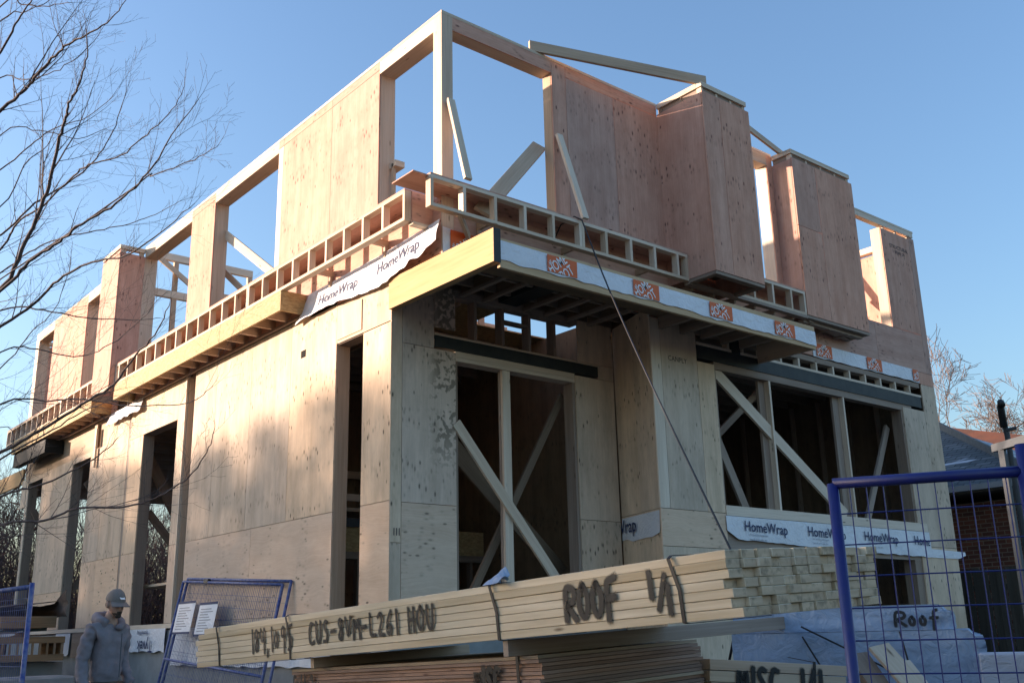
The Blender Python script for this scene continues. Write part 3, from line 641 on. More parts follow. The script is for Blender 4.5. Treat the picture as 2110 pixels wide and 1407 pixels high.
def box2():
    x0, x1, y0 = 6.42, 8.08, -1.40
    sx(y0 + T, Y1 + .003, ZB, 7.02, x=x0, mat=PLYR)
    sy(x0, x0 + .62, 5.9, 7.04, y=y0, mat=PLYR); sy(x0, x0 + .62, ZB, 5.9, y=y0, mat=PLYR); sy(x0 + .62, x1, ZB, 7.04, y=y0, mat=PLYR); sx(y0 + T, Y1, ZB, 7.0, x=x1 - T, mat=PLYR)
    part('box_plate', SPRW, (x0 - .003, x1 - .05, y0 - .003, y0 + .09, 7.11, 7.145)); part('box_plate', SPRW, (x0 + .004, x1 - .04, y0 + .004, y0 + .09, 7.147, 7.185))
    part('box_plate', SPRW, (x0 - .003, x0 + .09, y0 + .092, Y1 - .004, 7.11, 7.145), (x0, x0 + .09, y0 + .092, Y1 - .004, 7.147, 7.185))
    for f in (0, .25, .5, .75, .97): part('box_stud', SPRW, (x0 + T + f * (x1 - x0 - .1), x0 + T + f * (x1 - x0 - .1) + .04, y0 + T, y0 + .1, ZB + .04, 7.1))
    part('box_plate', SPRD, (x0 + .022, x1 - .05, y0 + .03, y0 + .05, 7.0, 7.108)); part('box_plate', SPRD, (x0 + .03, x0 + .05, y0 + .052, Y1 - .01, 7.0, 7.108))  # same taller dark plates, closing this box's slot to sunlight
    part('box_rim', SPRD, (x0, x1, y0 + .005, y0 + .095, ZB - .045, ZB - .005)); part('box_rim', SPRD, (x1 - .09, x1, y0 + .096, Y1, ZB - .045, ZB - .005))
    brace((x0 + .1, y0 + .1, ZB - .06), (x1 - .1, Y1 - .05, ZB - .06), .09, .04, (1, 0, 0))
part('partition_stud', SPR, (4.88, 4.95, .41, .47, 4.43, 7.3))  # stud added so its shadow splits the sunlit side of the second box
part('box_light_stop', PLYI, (3.79, 4.75, -1.83, -1.04, 4.75, 4.77)); part('box_light_stop', PLYI, (6.45, 8.05, -1.37, -1.04, 4.75, 4.77))  # panels added inside both boxes to keep sunlight off their open undersides
box2()
# left-hand box
for a, b in ((8.63, 9.6),):
    sx(a, b, ZB, 7.07, x=-.47, mat=PLYR); sy(-.47 + T, .003, ZB - .1, 7.03, y=8.63, mat=PLYR); sy(-.47 + T, 0, ZB, 7.05, y=9.58, mat=PLYR)
    part('box_plate', SPRW, (-.475, -.38, a - .003, b, 7.10, 7.135), (-.475, -.38, a, b, 7.137, 7.18)); part('box_plate', SPRW, (-.379, .0, a - .003, a + .09, 7.10, 7.135), (-.379, .14, a + .002, a + .09, 7.137, 7.18))
    part('box_stud', SPRW, (-.45, -.36, a + T, a + .06, ZB, 7.1)); part('box_stud', SPRW, (-.10, -.02, a + T, a + .06, ZB, 7.1)); part('box_rim', SPRD, (-.46, -.0, a + .03, a + .07, 4.36, 4.455)); part('box_rim', SPRD, (-.46, 0, b - .1, b - .06, 4.36, 4.455)); part('box_rim', SPR, (-.46, -.40, a + .07, b - .1, 4.40, 4.455))
part('window_jamb', SPR, (.0005, .24, 8.631, 8.67, 4.905, ZT - hd))
# -- eave ladders
def ladder(p0, p1, out, double=(), n0=0.0, step=.44, first=0.0):
    """ladder frame from p0 to p1 (bottom outer edge), lying against a wall that is 'out' behind it"""
    p0, p1, out = Vector(p0), Vector(p1), Vector(out); d = p1 - p0; L = d.length; d.normalize(); w = out.normalized() * .09; hgt = .37
    m = MB(); m.ob(p0, d * L, w, V(0, 0, .04)); m.ob(p0 + V(0, 0, hgt - .04), d * L, w, V(0, 0, .04))
    lad = m.build('eave_ladder', SPRW, HS)
    s = first
    while s < L - .03:
        for q in ([0, .045] if any(abs(s - t) < .2 for t in double) else [0]):
            MB().ob(p0 + d * (s + q) + V(0, 0, .04), d * .04, w, V(0, 0, hgt - .08)).build('blocking', SPRW, lad)
        s += step
    MB().ob(p0 + d * (L - .04) + V(0, 0, .04), d * .04, w, V(0, 0, hgt - .08)).build('blocking', SPRW, lad)
    MB().ob(p0 + V(0, 0, hgt + .002), d * L, out, V(0, 0, .016)).build('eave_top', PLYR, lad)
    s = first + .9
    while s < L - .5:       # lookouts tying the frame back to the wall
        MB().ob(p0 + d * s + w + V(0, 0, .045), d * .04, out - w, V(0, 0, .08)).build('lookout', SPR, lad)
        MB().ob(p0 + d * s + out * .96 + V(0, 0, -.09), d * .04, out * .04 - out * .14, V(0, 0, .13)).build('lookout', SPR, lad)
        s += 1.32
    return lad
lf = ladder((-.37, -.82, 4.475), (-.37, 8.62, 4.475), (.37, 0, 0), double=(3.96,))
MB().ob((-.28, -.84, 4.475), (.28, 0, 0), (0, .018, 0), (0, 0, .37), 0).build('end_panel', PLYR, lf); MB().ob((-.28, -.86, 4.475), (.28, 0, 0), (0, .09, 0), (0, 0, -.035), 0).build('end_panel', SPRW, lf)
ladder((-.37, 9.75, 4.455), (-.37, 16.0, 4.455), (.37, 0, 0), double=(2.2,), step=.42)
lr = ladder((-.42, -1.40, 4.44), (3.76, -1.40, 4.44), (0, .37, 0), double=(2.2,))
MB().ob((-.62, -1.36, 4.80), (.9, 0, 0), (0, .42, 0), (0, 0, .012), 0).build('eave_top', PLYR, lr); MB().bar((.0, -1.35, 4.47), (.35, -1.06, 4.36), .09, .04).build('lookout', SPRW, lr)
part('eave_ladder', SPRD, (3.762, 6.42, -1.40, -1.31, 4.40, 4.44), (6.422, 8.0, -1.31, -1.22, 4.37, 4.41))
for x in (3.9, 4.35, 4.8, 5.25, 5.7, 6.15, 6.6, 7.1, 7.6): part('lookout', SPRD, (x, x + .04, -1.309, Y1 - .002, 4.36, 4.44))
ladder((4.80, -1.40, 4.442), (6.40, -1.40, 4.442), (0, .37, 0), first=.35)
# temporary braces on the front
brace((.09, -1.08, 6.02), (.06, -1.44, 4.86), .095, .04, (1, 0, 0), SPRW); brace((1.80, -1.08, 6.10), (1.84, -1.45, 4.83), .095, .04, (1, 0, 0), SPRW)
# knee pieces, stamps on sheets
def fy(yp, x0, z0): return lambda s, t, n: (x0 + s, yp - n, z0 + t)
def fx(xp, y0, z0): return lambda s, t, n: (xp - n, y0 - s, z0 + t)
lettering([('STRUCTURAL', 0, .09, .1, 0), ('1 SPAN 24', .08, 0, .09, 0)], 'ink_stamp', STAMP, HS, fy(Y1, 9.72, 6.33))
lettering([('CANPLY', 0, 0, .10, 0)], 'ink_stamp', STAMP, HS, fy(Y1, 4.0 - .35, 3.42))
for k_ in range(3): lettering([('1', .035 * k_, 0, .12, 0)], 'ink_stamp', STAMP, HS, fy(0, .03, 1.08))
# -- building paper and house wrap
SURF = {}
def wrap_strip(frame, s0, s1, top, bot, name='house_wrap', amp=.012, mat=WRAP, nu=60, nv=6, seed=0.0, flare=0.0, crump=0.0):
    """frame(s, z, n) -> point; top(s), bot(s) heights; a thin sheet with ripples"""
    m = MB()
    def f(a, b):
        s = s0 + (s1 - s0) * a; zt, zb = top(s), bot(s); z = zt + (zb - zt) * b
        r = noise.noise(Vector((s * 2.2 + seed, z * 3, 1.3))) + .5 * noise.noise(Vector((s * 7 + seed, z * 5, 4.1))) + 1.2 * crump * noise.noise(Vector((s * 8 + seed, z * 7, 2.1)))
        return frame(s, z, amp * (1.2 + r) * (.25 + b) + flare * b)
    m.grid(f, nu, nv)
    o = m.build(name, mat, HS, smooth=True)
    def surf(s, z, n):
        b = min(1, max(0, (top(s) - z) / max(1e-4, top(s) - bot(s))))
        r = noise.noise(Vector((s * 2.2 + seed, z * 3, 1.3))) + .5 * noise.noise(Vector((s * 7 + seed, z * 5, 4.1))) + 1.2 * crump * noise.noise(Vector((s * 8 + seed, z * 7, 2.1)))
        return frame(s, z, amp * (1.2 + r) * (.25 + b) + flare * b + .004 + n)
    SURF[o.name] = surf
    return o
FY = lambda s, z, n: (s, -1.995 - n, z); WY = lambda s, z, n: (s, Y1 - .004 - n, z)
wob = lambda s, a=.012, k=5.0: a * noise.noise(Vector((s * k, 3.7, 0)))
def logo(parent, x0, w, zt, zb, plane, ang=.66, nx=0.0):
    zb2 = zb + .012
    m = MB(); m.face([plane(x0, zb2, .002), plane(x0 + w, zb2, .002), plane(x0 + w, zt, .002), plane(x0, zt, .002)])
    m.build('orange_logo', ORG, parent)
    c = (x0 + .015, x0 + w - .01, zb2, zt)
    lettering([('HOME', x0 + .055, zb - .02, .165, ang), ('DEPOT', x0 + .12, zb - .15, .165, ang), ('THE', x0 + .015, zb + .07, .06, ang)], 'logo_lettering', WHITEP, parent, lambda s, t, n: plane(s, t, n), .005, .012, c, .66)
w1 = wrap_strip(FY, .05, 5.63, lambda s: 3.955 - .008 * s, lambda s: 3.735 - .006 * s + wob(s, .03), amp=.004, nu=90)
for x in (.69, 2.02, 3.38, 4.70): logo(w1, x, .44, 3.95 - .008 * x - .004, 3.74 - .006 * x, lambda s, z, n: (s, -2.008 - n, z))
w2 = wrap_strip(WY, 7.0, 10.1, lambda s: 4.215, lambda s: 3.995 + wob(s), amp=.004)
for x, w in ((7.08, .42), (8.49, .44), (9.9, .19)): logo(w2, x, w, 4.21, 4.0, lambda s, z, n: (s, Y1 - .018 - n, z))
w3 = wrap_strip(WY, -.0, .7, lambda s: 4.42 - .07 * s, lambda s: 4.03, amp=.004, nu=20)
logo(w3, .10, .45, 4.40, 4.10, lambda s, z, n: (s, Y1 - .018 - n, z))
def lb(s):     # ragged lower edge, s runs towards the corner
    pts = [(-2.3, 4.06), (-2.05, 4.10), (-1.3, 4.10), (-.9, 4.07), (-.3, 4.03), (.0, 4.03), (.2, 4.09), (.42, 4.08), (.55, 4.13), (.75, 4.11), (.9, 4.17), (1.12, 4.20)]
    for (a, b), (c, d) in zip(pts, pts[1:]):
        if a <= s <= c: return b + (d - b) * (s - a) / (c - a) + wob(s, .012, 9)
    return pts[-1][1] if s > 1 else pts[0][1]
FX = lambda s, z, n: (-.012 - n - .05 * max(0, s + .2), -s, z)
w4 = wrap_strip(FX, -2.28, 1.10, lambda s: 4.46 + .006 * s if s > -2.0 else 4.46 - (-2.0 - s) * .9, lb, amp=.022, nu=160, nv=14, flare=.035, crump=.45)
WL = lambda s, t, n: (-.035 - .04 * (t < 0) - .05 * max(0, s + .2) - .042, -s, t)
WLf = lambda s, t, n: (-.075 - .052 * max(0, s + .2), -s, t)
lettering([('HomeWrap', -1.68, 4.19, .20, .0), ('HomeWrap', -.25, 4.20, .20, .03)], 'wrap_lettering', INKB, w4, lambda s, t, n: SURF[w4.name](s, t, 0.002), 0, .008, fine=4)
w5 = wrap_strip(WY, 4.58, 9.75, lambda s: 1.435, lambda s: 1.13 - .02 * (s - 4.6) + wob(s, .02) if s > 4.8 else 1.13 + (4.8 - s) * .5, amp=.010, nu=90)
lettering([('HomeWrap', x, 1.25 - .006 * (x - 5), .195, -.02) for x in (4.93, 6.36, 7.80, 9.22)], 'wrap_lettering', INKB, w5, lambda s, t, n: SURF[w5.name](s, t, .010), 0, .012, (4.6, 9.7, 0, 9), fine=3)
lettering([('for building envelopes', x + .1, 1.19, .045, -.01) for x in (4.93, 6.36, 7.80)] + [('install print side out', x + .1, 1.13, .045, -.01) for x in (4.93, 6.36, 7.80)], 'wrap_lettering', INKG, w5, lambda s, t, n: SURF[w5.name](s, t, .010), 0)
w6 = wrap_strip(WY, 9.76, 10.85, lambda s: 1.17 - .02 * (s - 9.7), lambda s: 1.03 + (0.0 if s < 10.6 else (s - 10.6) * .25), amp=.006, nu=20)
u_ = RD.normalized()
RT = lambda s, z, n: tuple(RA + u_ * s + nrm * (.004 + n) + V(0, 0, z))
w7 = wrap_strip(RT, .02, 1.06, lambda s: 1.44, lambda s: 1.12 + .06 * abs(s - .55) + wob(s, .03), amp=.008, nu=30)
lettering([('Wrap', -.12, 1.24, .25, 0)], 'wrap_lettering', INKB, w7, lambda s, t, n: tuple(RA + u_ * s + nrm * .034 + V(0, 0, t)), 0, .012, (.03, 1.0, 0, 9))
w8 = wrap_strip(lambda s, z, n: (-.01 - n, -s, z), -7.95, -6.30, lambda s: .20, lambda s: -.15 + wob(s, .03), amp=.012, nu=30)
lettering([('Tyvek', -6.75, .02, .26, PI), ('HomeWrap', -6.95, .17, .10, PI)], 'wrap_lettering', INKB, w8, lambda s, t, n: (-.045, -s, t), 0, .012)
w9 = wrap_strip(lambda s, z, n: (-.01 - n, -s, z), -11.9, -11.0, lambda s: .19, lambda s: -.2 + wob(s, .06), amp=.012, nu=20)
w10 = wrap_strip(lambda s, z, n: (-.03 - n, -s, z), -9.7, -8.0, lambda s: 4.17, lambda s: 3.93 + wob(s, .04), amp=.02, nu=24, flare=.05)
part('foundation_panel', SPRD, (-.012, .0, 8.2, 10.9, -.25, .19))

# ------------------------------------------------------------------ lumber bundle marked ROOF
def fr(O, L, W):
    L = Vector(L).normalized(); W = Vector(W); W = (W - L * W.dot(L)).normalized(); U = W.cross(L)
    if U.z < 0: U = -U
    return Vector(O), L, W, U
O, L, W, U = fr((-2.89, -7.03, .04), (-.15, 4.87, -.23), (1.22, .04, .06))
BR = thing('lumber_bundle', 'long strapped bundle of pale boards sprayed ROOF, lying across the plywood stack', 'lumber', (-2.3, -4.6, .05 + H - .2))
for r in range(7):
    for c in range(13):
        e = R.uniform(-.02, .018) + (.05 if c > 8 else 0) - (.03 if r == 0 and c == 0 else 0) + (.05 if r == 3 and c == 0 else 0); e2 = R.uniform(-.05, .03) - (.12 if r == 6 else 0) - (.06 if r == 5 else 0)
        w = .091 if c else .093
        MB().ob(O + L * e + W * (c * .0935 + R.uniform(-.004, .004) + (.012 if r == 6 else 0)) + U * (r * .0384 + R.uniform(-.0006, .0006)), L * (4.88 + e2 - e), W * w, U * .0365, ends=True).build('board', [SPRB, ENDG], BR, bevel=.0022)
def strap(s, nm='strap'):
    m = MB(); q = []
    for t, w in ((-.003, .6), (-.004, .02), (.0, -.004), (.13, -.007), (.262, -.006), (.275, .015), (.275, .6), (.275, 1.2)): q.append(O + L * (s + .04 * (t > .2)) + U * t + W * w)
    for i in range(len(q) - 1): m.ob(q[i] - L * .009, q[i + 1] - q[i], L * .018, (q[i + 1] - q[i]).cross(L).normalized() * .003)
    return m.build(nm, BLACK, BR)
for s in (4.50, 3.50, 1.44, .26): strap(s)
FB = lambda s, t, n: tuple(O + L * (4.88 - s) + U * t - W * (n + .002))
spray('184,1095', FB, 4.88 - 4.02, .06, .106, .15, .014, BR)
spray('CUS-8VM-L261 HOU', FB, 4.88 - 3.26, .075, .104, .13, .0155, BR, slope=.006)
spray('ROOF', FB, 4.88 - .945, .055, .105, .15, .025, BR)
spray('1', FB, 4.88 - .43, .11, .05, .11, .022, BR); spray('/', FB, 4.88 - .39, .06, .10, .14, .02, BR); spray('1', FB, 4.88 - .335, .04, .05, .12, .022, BR)
wt = MB(); c0 = O + L * 1.44 + U * .27 + W * .02
wt.grid(lambda a, b: c0 + L * (.09 * (a - .5) * 2 * (1 - .3 * b)) + W * (.10 * b - .03 - .05 * (a < .3)) + U * (.012 + .05 * math.sin(a * 3) * b + .03 * math.sin(a * 7 + b * 3) * b - .05 * max(0, .25 - b)), 8, 6)
tag(wt.build('paper_tag', WRAPB, None, base=tuple(c0 + Vector((0, 0, H))), smooth=True), 'crumpled pale blue paper tucked under a strap on top of the ROOF bundle', 'paper')
# ------------------------------------------------------------------ plywood stack below it
O2, L2, W2, U2 = fr((-2.8, -5.737, -.103), (-.053, 2.437, -.091), (1.218, .028, .051))
PS = thing('plywood_stack', 'tall stack of reddish plywood sheets seen edge on, sprayed MISC, under the ROOF bundle', 'plywood', (-2.2, -4.5, -1.3 + H))
for i in range(62):
    j = R.uniform(-.012, .012); k = R.uniform(-.01, .01)
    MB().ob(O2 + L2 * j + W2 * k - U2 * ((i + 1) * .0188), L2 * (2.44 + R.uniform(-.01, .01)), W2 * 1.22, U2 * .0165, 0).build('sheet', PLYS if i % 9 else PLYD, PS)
m = MB(); q = O2 + L2 * .149
m.ob(q - W2 * .016 - U2 * 1.16, U2 * 1.17, L2 * .02, W2 * .003); m.build('strap', BLACK, PS)
F2 = lambda s, t, n: tuple(O2 + L2 * (2.44 - s) + U2 * t - W2 * (n + .014))
spray('MISC', F2, 2.44 - .50, -.20, .075, .15, .026, PS); spray('Cotta2si', F2, 2.44 - 2.41, -.17, .055, .13, .014, PS)
for i, (s, a, b, h, lbl) in enumerate(((.12, .02, 2.35, .078, 'weathered timber bearer sticking out under the near end of the ROOF bundle'), (2.02, .03, 1.15, .062, 'short timber bearer under the far end of the ROOF bundle'))):
    tag(MB().ob(O2 + L2 * s + W2 * (a - .12) + U2 * .002, W2 * (b + .1), L2 * .04, U2 * h).build('timber_bearer', SPRD if i == 0 else SPR, None, base=tuple(O2 + L2 * s + W2 * .5 + Vector((0, 0, H))), bevel=.002), lbl, 'timber')
# foot under the stack
for s, lbl in ((.3, 'timber bearer under the near end of the plywood stack'), (2.0, 'timber bearer under the far end of the plywood stack')):
    p = O2 + L2 * s - U2 * 1.19
    tag(MB().box(p.x, p.x + 1.2, p.y, p.y + .1, -1.42, p.z - .02).build('timber_bearer', SPRD, None, base=(p.x + .6, p.y, 0)), lbl, 'timber')
# ------------------------------------------------------------------ short bundle marked MISC
A3 = Vector((-1.55, -5.76, -.158)); B3 = Vector((-.66, -6.03, -.225)); O3, L3, W3, U3 = fr(A3, B3 - A3, (.25, 1, 0))
MBd = thing('lumber_bundle', 'short strapped bundle of boards sprayed MISC, beside the plywood stack', 'lumber', (-1.0, -5.6, -1.3 + H))
for r in range(9):
    for c in range(5):
        MB().ob(O3 + L3 * R.uniform(-.02, .01) + W3 * (c * .142) - U3 * ((r + 1) * .062) , L3 * (.95 + R.uniform(-.02, .03)), W3 * .14, U3 * .058, ends=True).build('board', [SPRW if R.random() < .6 else SPR, ENDG], MBd, bevel=.002)
F3 = lambda s, t, n: tuple(O3 + L3 * s + U3 * t - W3 * (n + .002))
spray('MISC', F3, .17, -.20, .105, .16, .022, MBd); spray('1/1', F3, .60, -.20, .10, .16, .022, MBd)
m = MB(); m.ob(O3 + L3 * .70 - W3 * .006 - U3 * .56, U3 * .57, L3 * .018, W3 * .003); m.ob(O3 + L3 * .70 - W3 * .006 + U3 * .005, W3 * .4 + L3 * .12 + U3 * .03, L3 * .018, U3 * .003); m.build('strap', BLACK, MBd)
tag(MB().box(-1.5, -1.4, -5.9, -5.0, -1.42, -.80).box(-.85, -.75, -6.1, -5.2, -1.42, -.82).build('timber_bearer', SPRD, None, base=(-1.1, -5.6, 0)), 'upright timber blocks carrying the short MISC bundle', 'timber')
# ------------------------------------------------------------------ wrapped packages
P1 = Vector((-.71, -5.29, 0)); fdir = Vector((.455, -.89, 0)).normalized(); sdir = Vector((.89, .455, 0)).normalized()
def pack(name, s0, s1, z0, z1, fwd, label, dep=1.6, crush=.013, mat=WRAPB, seed=0):
    t = thing(name, label, 'package', tuple(P1 + fdir * (s0 + s1) / 2 + sdir * .6 + V(0, 0, z0 + H)))
    m = MB(); bs = P1 - sdir * fwd
    def pt(a, b, c):
        p = bs + fdir * (s0 + (s1 - s0) * a) + sdir * dep * c + V(0, 0, z0 + (z1 - z0) * b)
        n = noise.noise(p * 5 + V(seed, 0, 0)); r = noise.noise(V(p.x * 2 + seed, p.y * 2, p.z * 34))
        e = crush * (n + .6 * r) * (2.2 if a > .9 else 1)
        return p + sdir * e * (1 if c < .5 else 0) + fdir * e * (1 if a > .5 else -1) * .6 * (a in (0, 1) or a > .93) - V(0, 0, .04 * (a > .95) * (b > .8))
    m.grid(lambda a, b: pt(a, b, 0), 40, 12); m.grid(lambda a, b: pt(1, b, a), 16, 12); m.grid(lambda a, b: pt(1 - a, b, 1), 12, 6); m.grid(lambda a, b: pt(0, b, 1 - a), 8, 6); m.grid(lambda a, b: pt(a, 1, b), 40, 12)
    m.build('wrapping', mat, t, smooth=True)
    return t
pk1 = pack('wrapped_package', -.02, 1.30, -.035, .115, .0, 'upper pale blue wrapped package sprayed Roof behind the fence panel', seed=1)
pk2 = pack('wrapped_package', -.03, 1.46, -.44, -.038, .03, 'large pale blue wrapped package with sagging wrapping under the Roof package', seed=5, crush=.016)
pk3 = pack('wrapped_package', .2, 1.86, -1.0, -.445, .16, 'lowest pale wrapped package, under the two blue ones', seed=9, crush=.02, mat=WRAPC)
spray('R', lambda s, t, n: tuple(P1 + fdir * s - sdir * (n + .03) + V(0, 0, t)), .98, -.01, .10, .085, .014, pk1); spray('oof', lambda s, t, n: tuple(P1 + fdir * s - sdir * (n + .03) + V(0, 0, t)), 1.055, -.01, .075, .09, .014, pk1)
for q0, q1 in (((.42, .02, -.06), (.60, .02, -.40)), ((.42, .03, .0), (1.05, .05, -.33)), ((1.0, .03, -.04), (1.06, .06, -.4))):
    MB().tube([P1 + fdir * (q0[0] + (q1[0] - q0[0]) * i / 6) - sdir * (q0[1] + .05 + (q1[1] - q0[1]) * i / 6) + V(0, 0, q0[2] + (q1[2] - q0[2]) * i / 6) for i in range(7)], .006, 5).build('strap', BLACK, pk2)
tag(MB().box(-.55, .6, -6.2, -5.1, -1.42, -1.001).build('timber_bearer', SPRD, None, base=(0, -5.6, 0)), 'timber base carrying the wrapped packages', 'timber')
tag(MB().ob(P1 + fdir * 1.42 - sdir * .20 + V(0, 0, -.50), fdir * .30, sdir * .25, V(0, 0, .33)).build('foam_block', WRAPC, None, base=tuple(P1 + fdir * 1.55 + V(0, 0, -.5 + H)), bevel=.01), 'white block standing at the right-hand end of the wrapped packages', 'block')
def board(p, q, w, t, up, label, mat=SPRW):
    p, q = Vector(p), Vector(q)
    tag(MB().bar(p, q, w, t, up).build('loose_board', mat, None, base=tuple(min((p, q), key=lambda v: v.z) + Vector((0, 0, H))), bevel=.0015), label, 'board')
board((-1.02, -6.49, -.11), (-1.14, -7.0, -.60), .13, .02, (1, -.6, 0), 'pale offcut board leaning on the wrapped packages')
board((-1.07, -6.38, -.16), (-1.26, -6.82, -.62), .12, .05, (1, -.6, 0), 'brown short timber leaning left of the pale offcut', SPRD)
board((-.82, -6.52, -.20), (-1.02, -6.95, -.6), .05, .03, (1, -.6, 0), 'thin offcut leaning right of the pale board')
# ------------------------------------------------------------------ boards and cable on the house
board((1.42, -.99, 7.29), (3.94, -1.80, 7.29), .145, .045, (0, 0, 1), 'grey plank laid across the top of the front wall to the first box', SPR)
board((.45, -1.17, 4.66), (1.72, -.78, 6.04), .19, .045, (-.6, .5, .6), 'loose plank leaning up inside the corner window opening', SPR)
board((4.72, -1.5, 7.24), (6.75, -1.12, 7.22), .09, .04, (0, 0, 1), 'short plank bridging the two boxes at the top of the front wall', SPR)
pts = [V(1.66, -1.0, 4.55), V(1.68, -1.18, 4.80), V(1.74, -1.36, 4.865), V(1.78, -1.45, 4.80)]
A, B = V(1.78, -1.47, 4.76), V(-.54, -5.14, .55)
for i in range(1, 15):
    t = i / 14; p = A.lerp(B, t); p.z += -.18 * 4 * t * (1 - t) * (1 - .6 * t); pts.append(p)
pts += [V(-.6, -5.3, .3), V(-.7, -5.2, -.2)]
tag(MB().tube(pts, .009, 6).build('power_cable', BLACK, None, base=(1.74, -1.4, 4.8 + H), smooth=True), 'black cable running down from the front eave frame to the lumber piles', 'cable')
# ------------------------------------------------------------------ temporary fence panels
def panel(name, label, A, T, S, w, h, mat, nv, nh, rails=(), tr=.019, wr=.0022, post_up=0.0, group=None, hooks=False):
    A, T, S = Vector(A), Vector(T).normalized(), Vector(S).normalized()
    t = thing(name, label, 'fence panel', tuple(A + T * w / 2 + S * h + V(0, 0, H)), group)
    for p, q in ((A - S * post_up, A + S * h), (A + T * w - S * post_up, A + T * w + S * h)): MB().tube([p, q], tr, 12).build('post', mat, t, smooth=True)
    for s in (0.0,) + tuple(rails) + (h - .12,): MB().tube([A + S * s, A + T * w + S * s], tr * .98, 12).build('rail', mat, t, smooth=True)
    m = MB()
    for i in range(1, nv): m.tube([A + T * w * i / nv + S * .01, A + T * w * i / nv + S * (h - .12)], wr, 4, cap=False)
    for i in range(1, nh): n_ = T.cross(S) * wr * 1.8; m.tube([A + S * (h - .12) * i / nh + n_, A + T * w + S * (h - .12) * i / nh + n_], wr, 4, cap=False)
    m.build('wire_mesh', mat, t)
    return t
panel('fence_panel', 'blue steel mesh fence panel standing in front of the lumber at the right', (-3.39, -7.85, .43), (.28, -.47, .0), (0, 0, -1), .545, 1.83, BLUE, 11, 18, tr=.0175, wr=.0023)
MB().tube([V(-3.112, -8.325, .51), V(-3.112, -8.325, -1.40)], .018, 12).build('post', BLUE, bpy.data.objects['fence_panel'], smooth=True)
f2 = panel('fence_panel', 'blue steel mesh fence panel standing in front of the pallets at the left', (-3.91, -.92, .44), (-.06, 1, 0), (0, 0, -1), 2.6, 1.84, BLUEW, 52, 20, tr=.02, wr=.0016, post_up=.03)
T_ = Vector((0, -3.21, -.2)).normalized(); S_ = Vector((-.17, .06, -1)).normalized()
f3 = panel('fence_panel', 'worn blue mesh fence panel leaning against the left wall, the outer of two', (-.075, 5.56, .86), T_, S_, 3.22, 2.27, BLUEW, 62, 13, rails=(1.12,), wr=.0024)
f4 = panel('fence_panel', 'blue mesh fence panel leaning behind the outer one, nearest the left wall', (-.03, 5.50, .90), T_, S_, 3.30, 2.30, BLUEW, 20, 8, wr=.0016)
MB().ob(Vector((-.075, 5.56, .86)) + T_ * .78 - S_ * .05 - V(.02, 0, 0), T_ * .14, S_ * .06, V(.05, 0, 0)).build('clamp', BLACK, f3); MB().ob(Vector((-.075, 5.56, .86)) + T_ * 2.9 + S_ * 1.52 - V(.04, 0, 0), T_ * .14, S_ * .2, V(.05, 0, 0)).build('clamp', BLACK, f3)
def sign(y0, y1, z0, z1, lbl):
    xa = -.16
    def P(s, t, n): # s along the panel, t up
        z = z0 + t; return (-.11 - .17 * (.86 - z) - n, y0 - s, z)
    t = thing('sign_sheet', lbl, 'sign', (-.2, (y0 + y1) / 2, z0 + H))
    w, h = y0 - y1, z1 - z0
    m = MB(); m.face([P(0, 0, 0), P(w, 0, 0), P(w, h, 0), P(0, h, 0)]); m.face([P(0, h, -.003), P(w, h, -.003), P(w, 0, -.003), P(0, 0, -.003)]); m.build('sheet', WRAP, t)
    m = MB()
    m.face([P(0, h - .035, .002), P(w, h - .035, .002), P(w, h, .002), P(0, h, .002)])
    m.build('blue_band', INKB, t)
    m = MB(); m.face([P(0, 0, .002), P(w, 0, .002), P(w, .03, .002), P(0, .03, .002)]); m.build('blue_band', INKB, t)
    m = MB()
    for k in range(9):
        a = h * (.14 + .08 * k); m.face([P(w * .12, a, .0025), P(w * (.5 + .35 * ((k * 37) % 10) / 10), a, .0025), P(w * (.5 + .35 * ((k * 37) % 10) / 10), a + .012, .0025), P(w * .12, a + .012, .0025)])
    m.build('fine_print', INKG, t)
sign(5.46, 4.83, .10, .56, 'white printed notice on the leaning fence panel, the left one of two'); sign(4.66, 4.05, .06, .52, 'white printed notice with a blue foot on the leaning fence panel, the right one')
w11 = wrap_strip(lambda s, z, n: (-.01 - n, -s, z), -6.0, -1.2, lambda s: .19, lambda s: -.34 + wob(s, .03), amp=.012, nu=50)
lettering([('Tyvek', -x, -.02, .30, PI) for x in (1.6, 2.9, 4.2)] + [('HomeWrap', -x - .1, .17, .09, PI) for x in (1.7, 3.0, 4.3)], 'wrap_lettering', INKB, w11, lambda s, t, n: (-.045, -s, t), 0, .012, (-5.95, -1.2, -9, 9))
# grey tubular frame behind the right-hand fence
gf = thing('steel_frame', 'grey square-tube frame standing behind the right-hand fence panel', 'frame', (-.3, -7.05, gz(0, -7) + H * 1))
MB().bar((-.13, -6.87, 1.0), (-.62, -7.7, 1.0), .045, .045).build('rail', GREYM, gf)
for p in ((-.17, -6.93), (-.28, -7.12), (-.6, -7.66)): MB().box(p[0] - .017, p[0] + .017, p[1] - .017, p[1] + .017, -1.42, .977).build('leg', GREYM, gf)
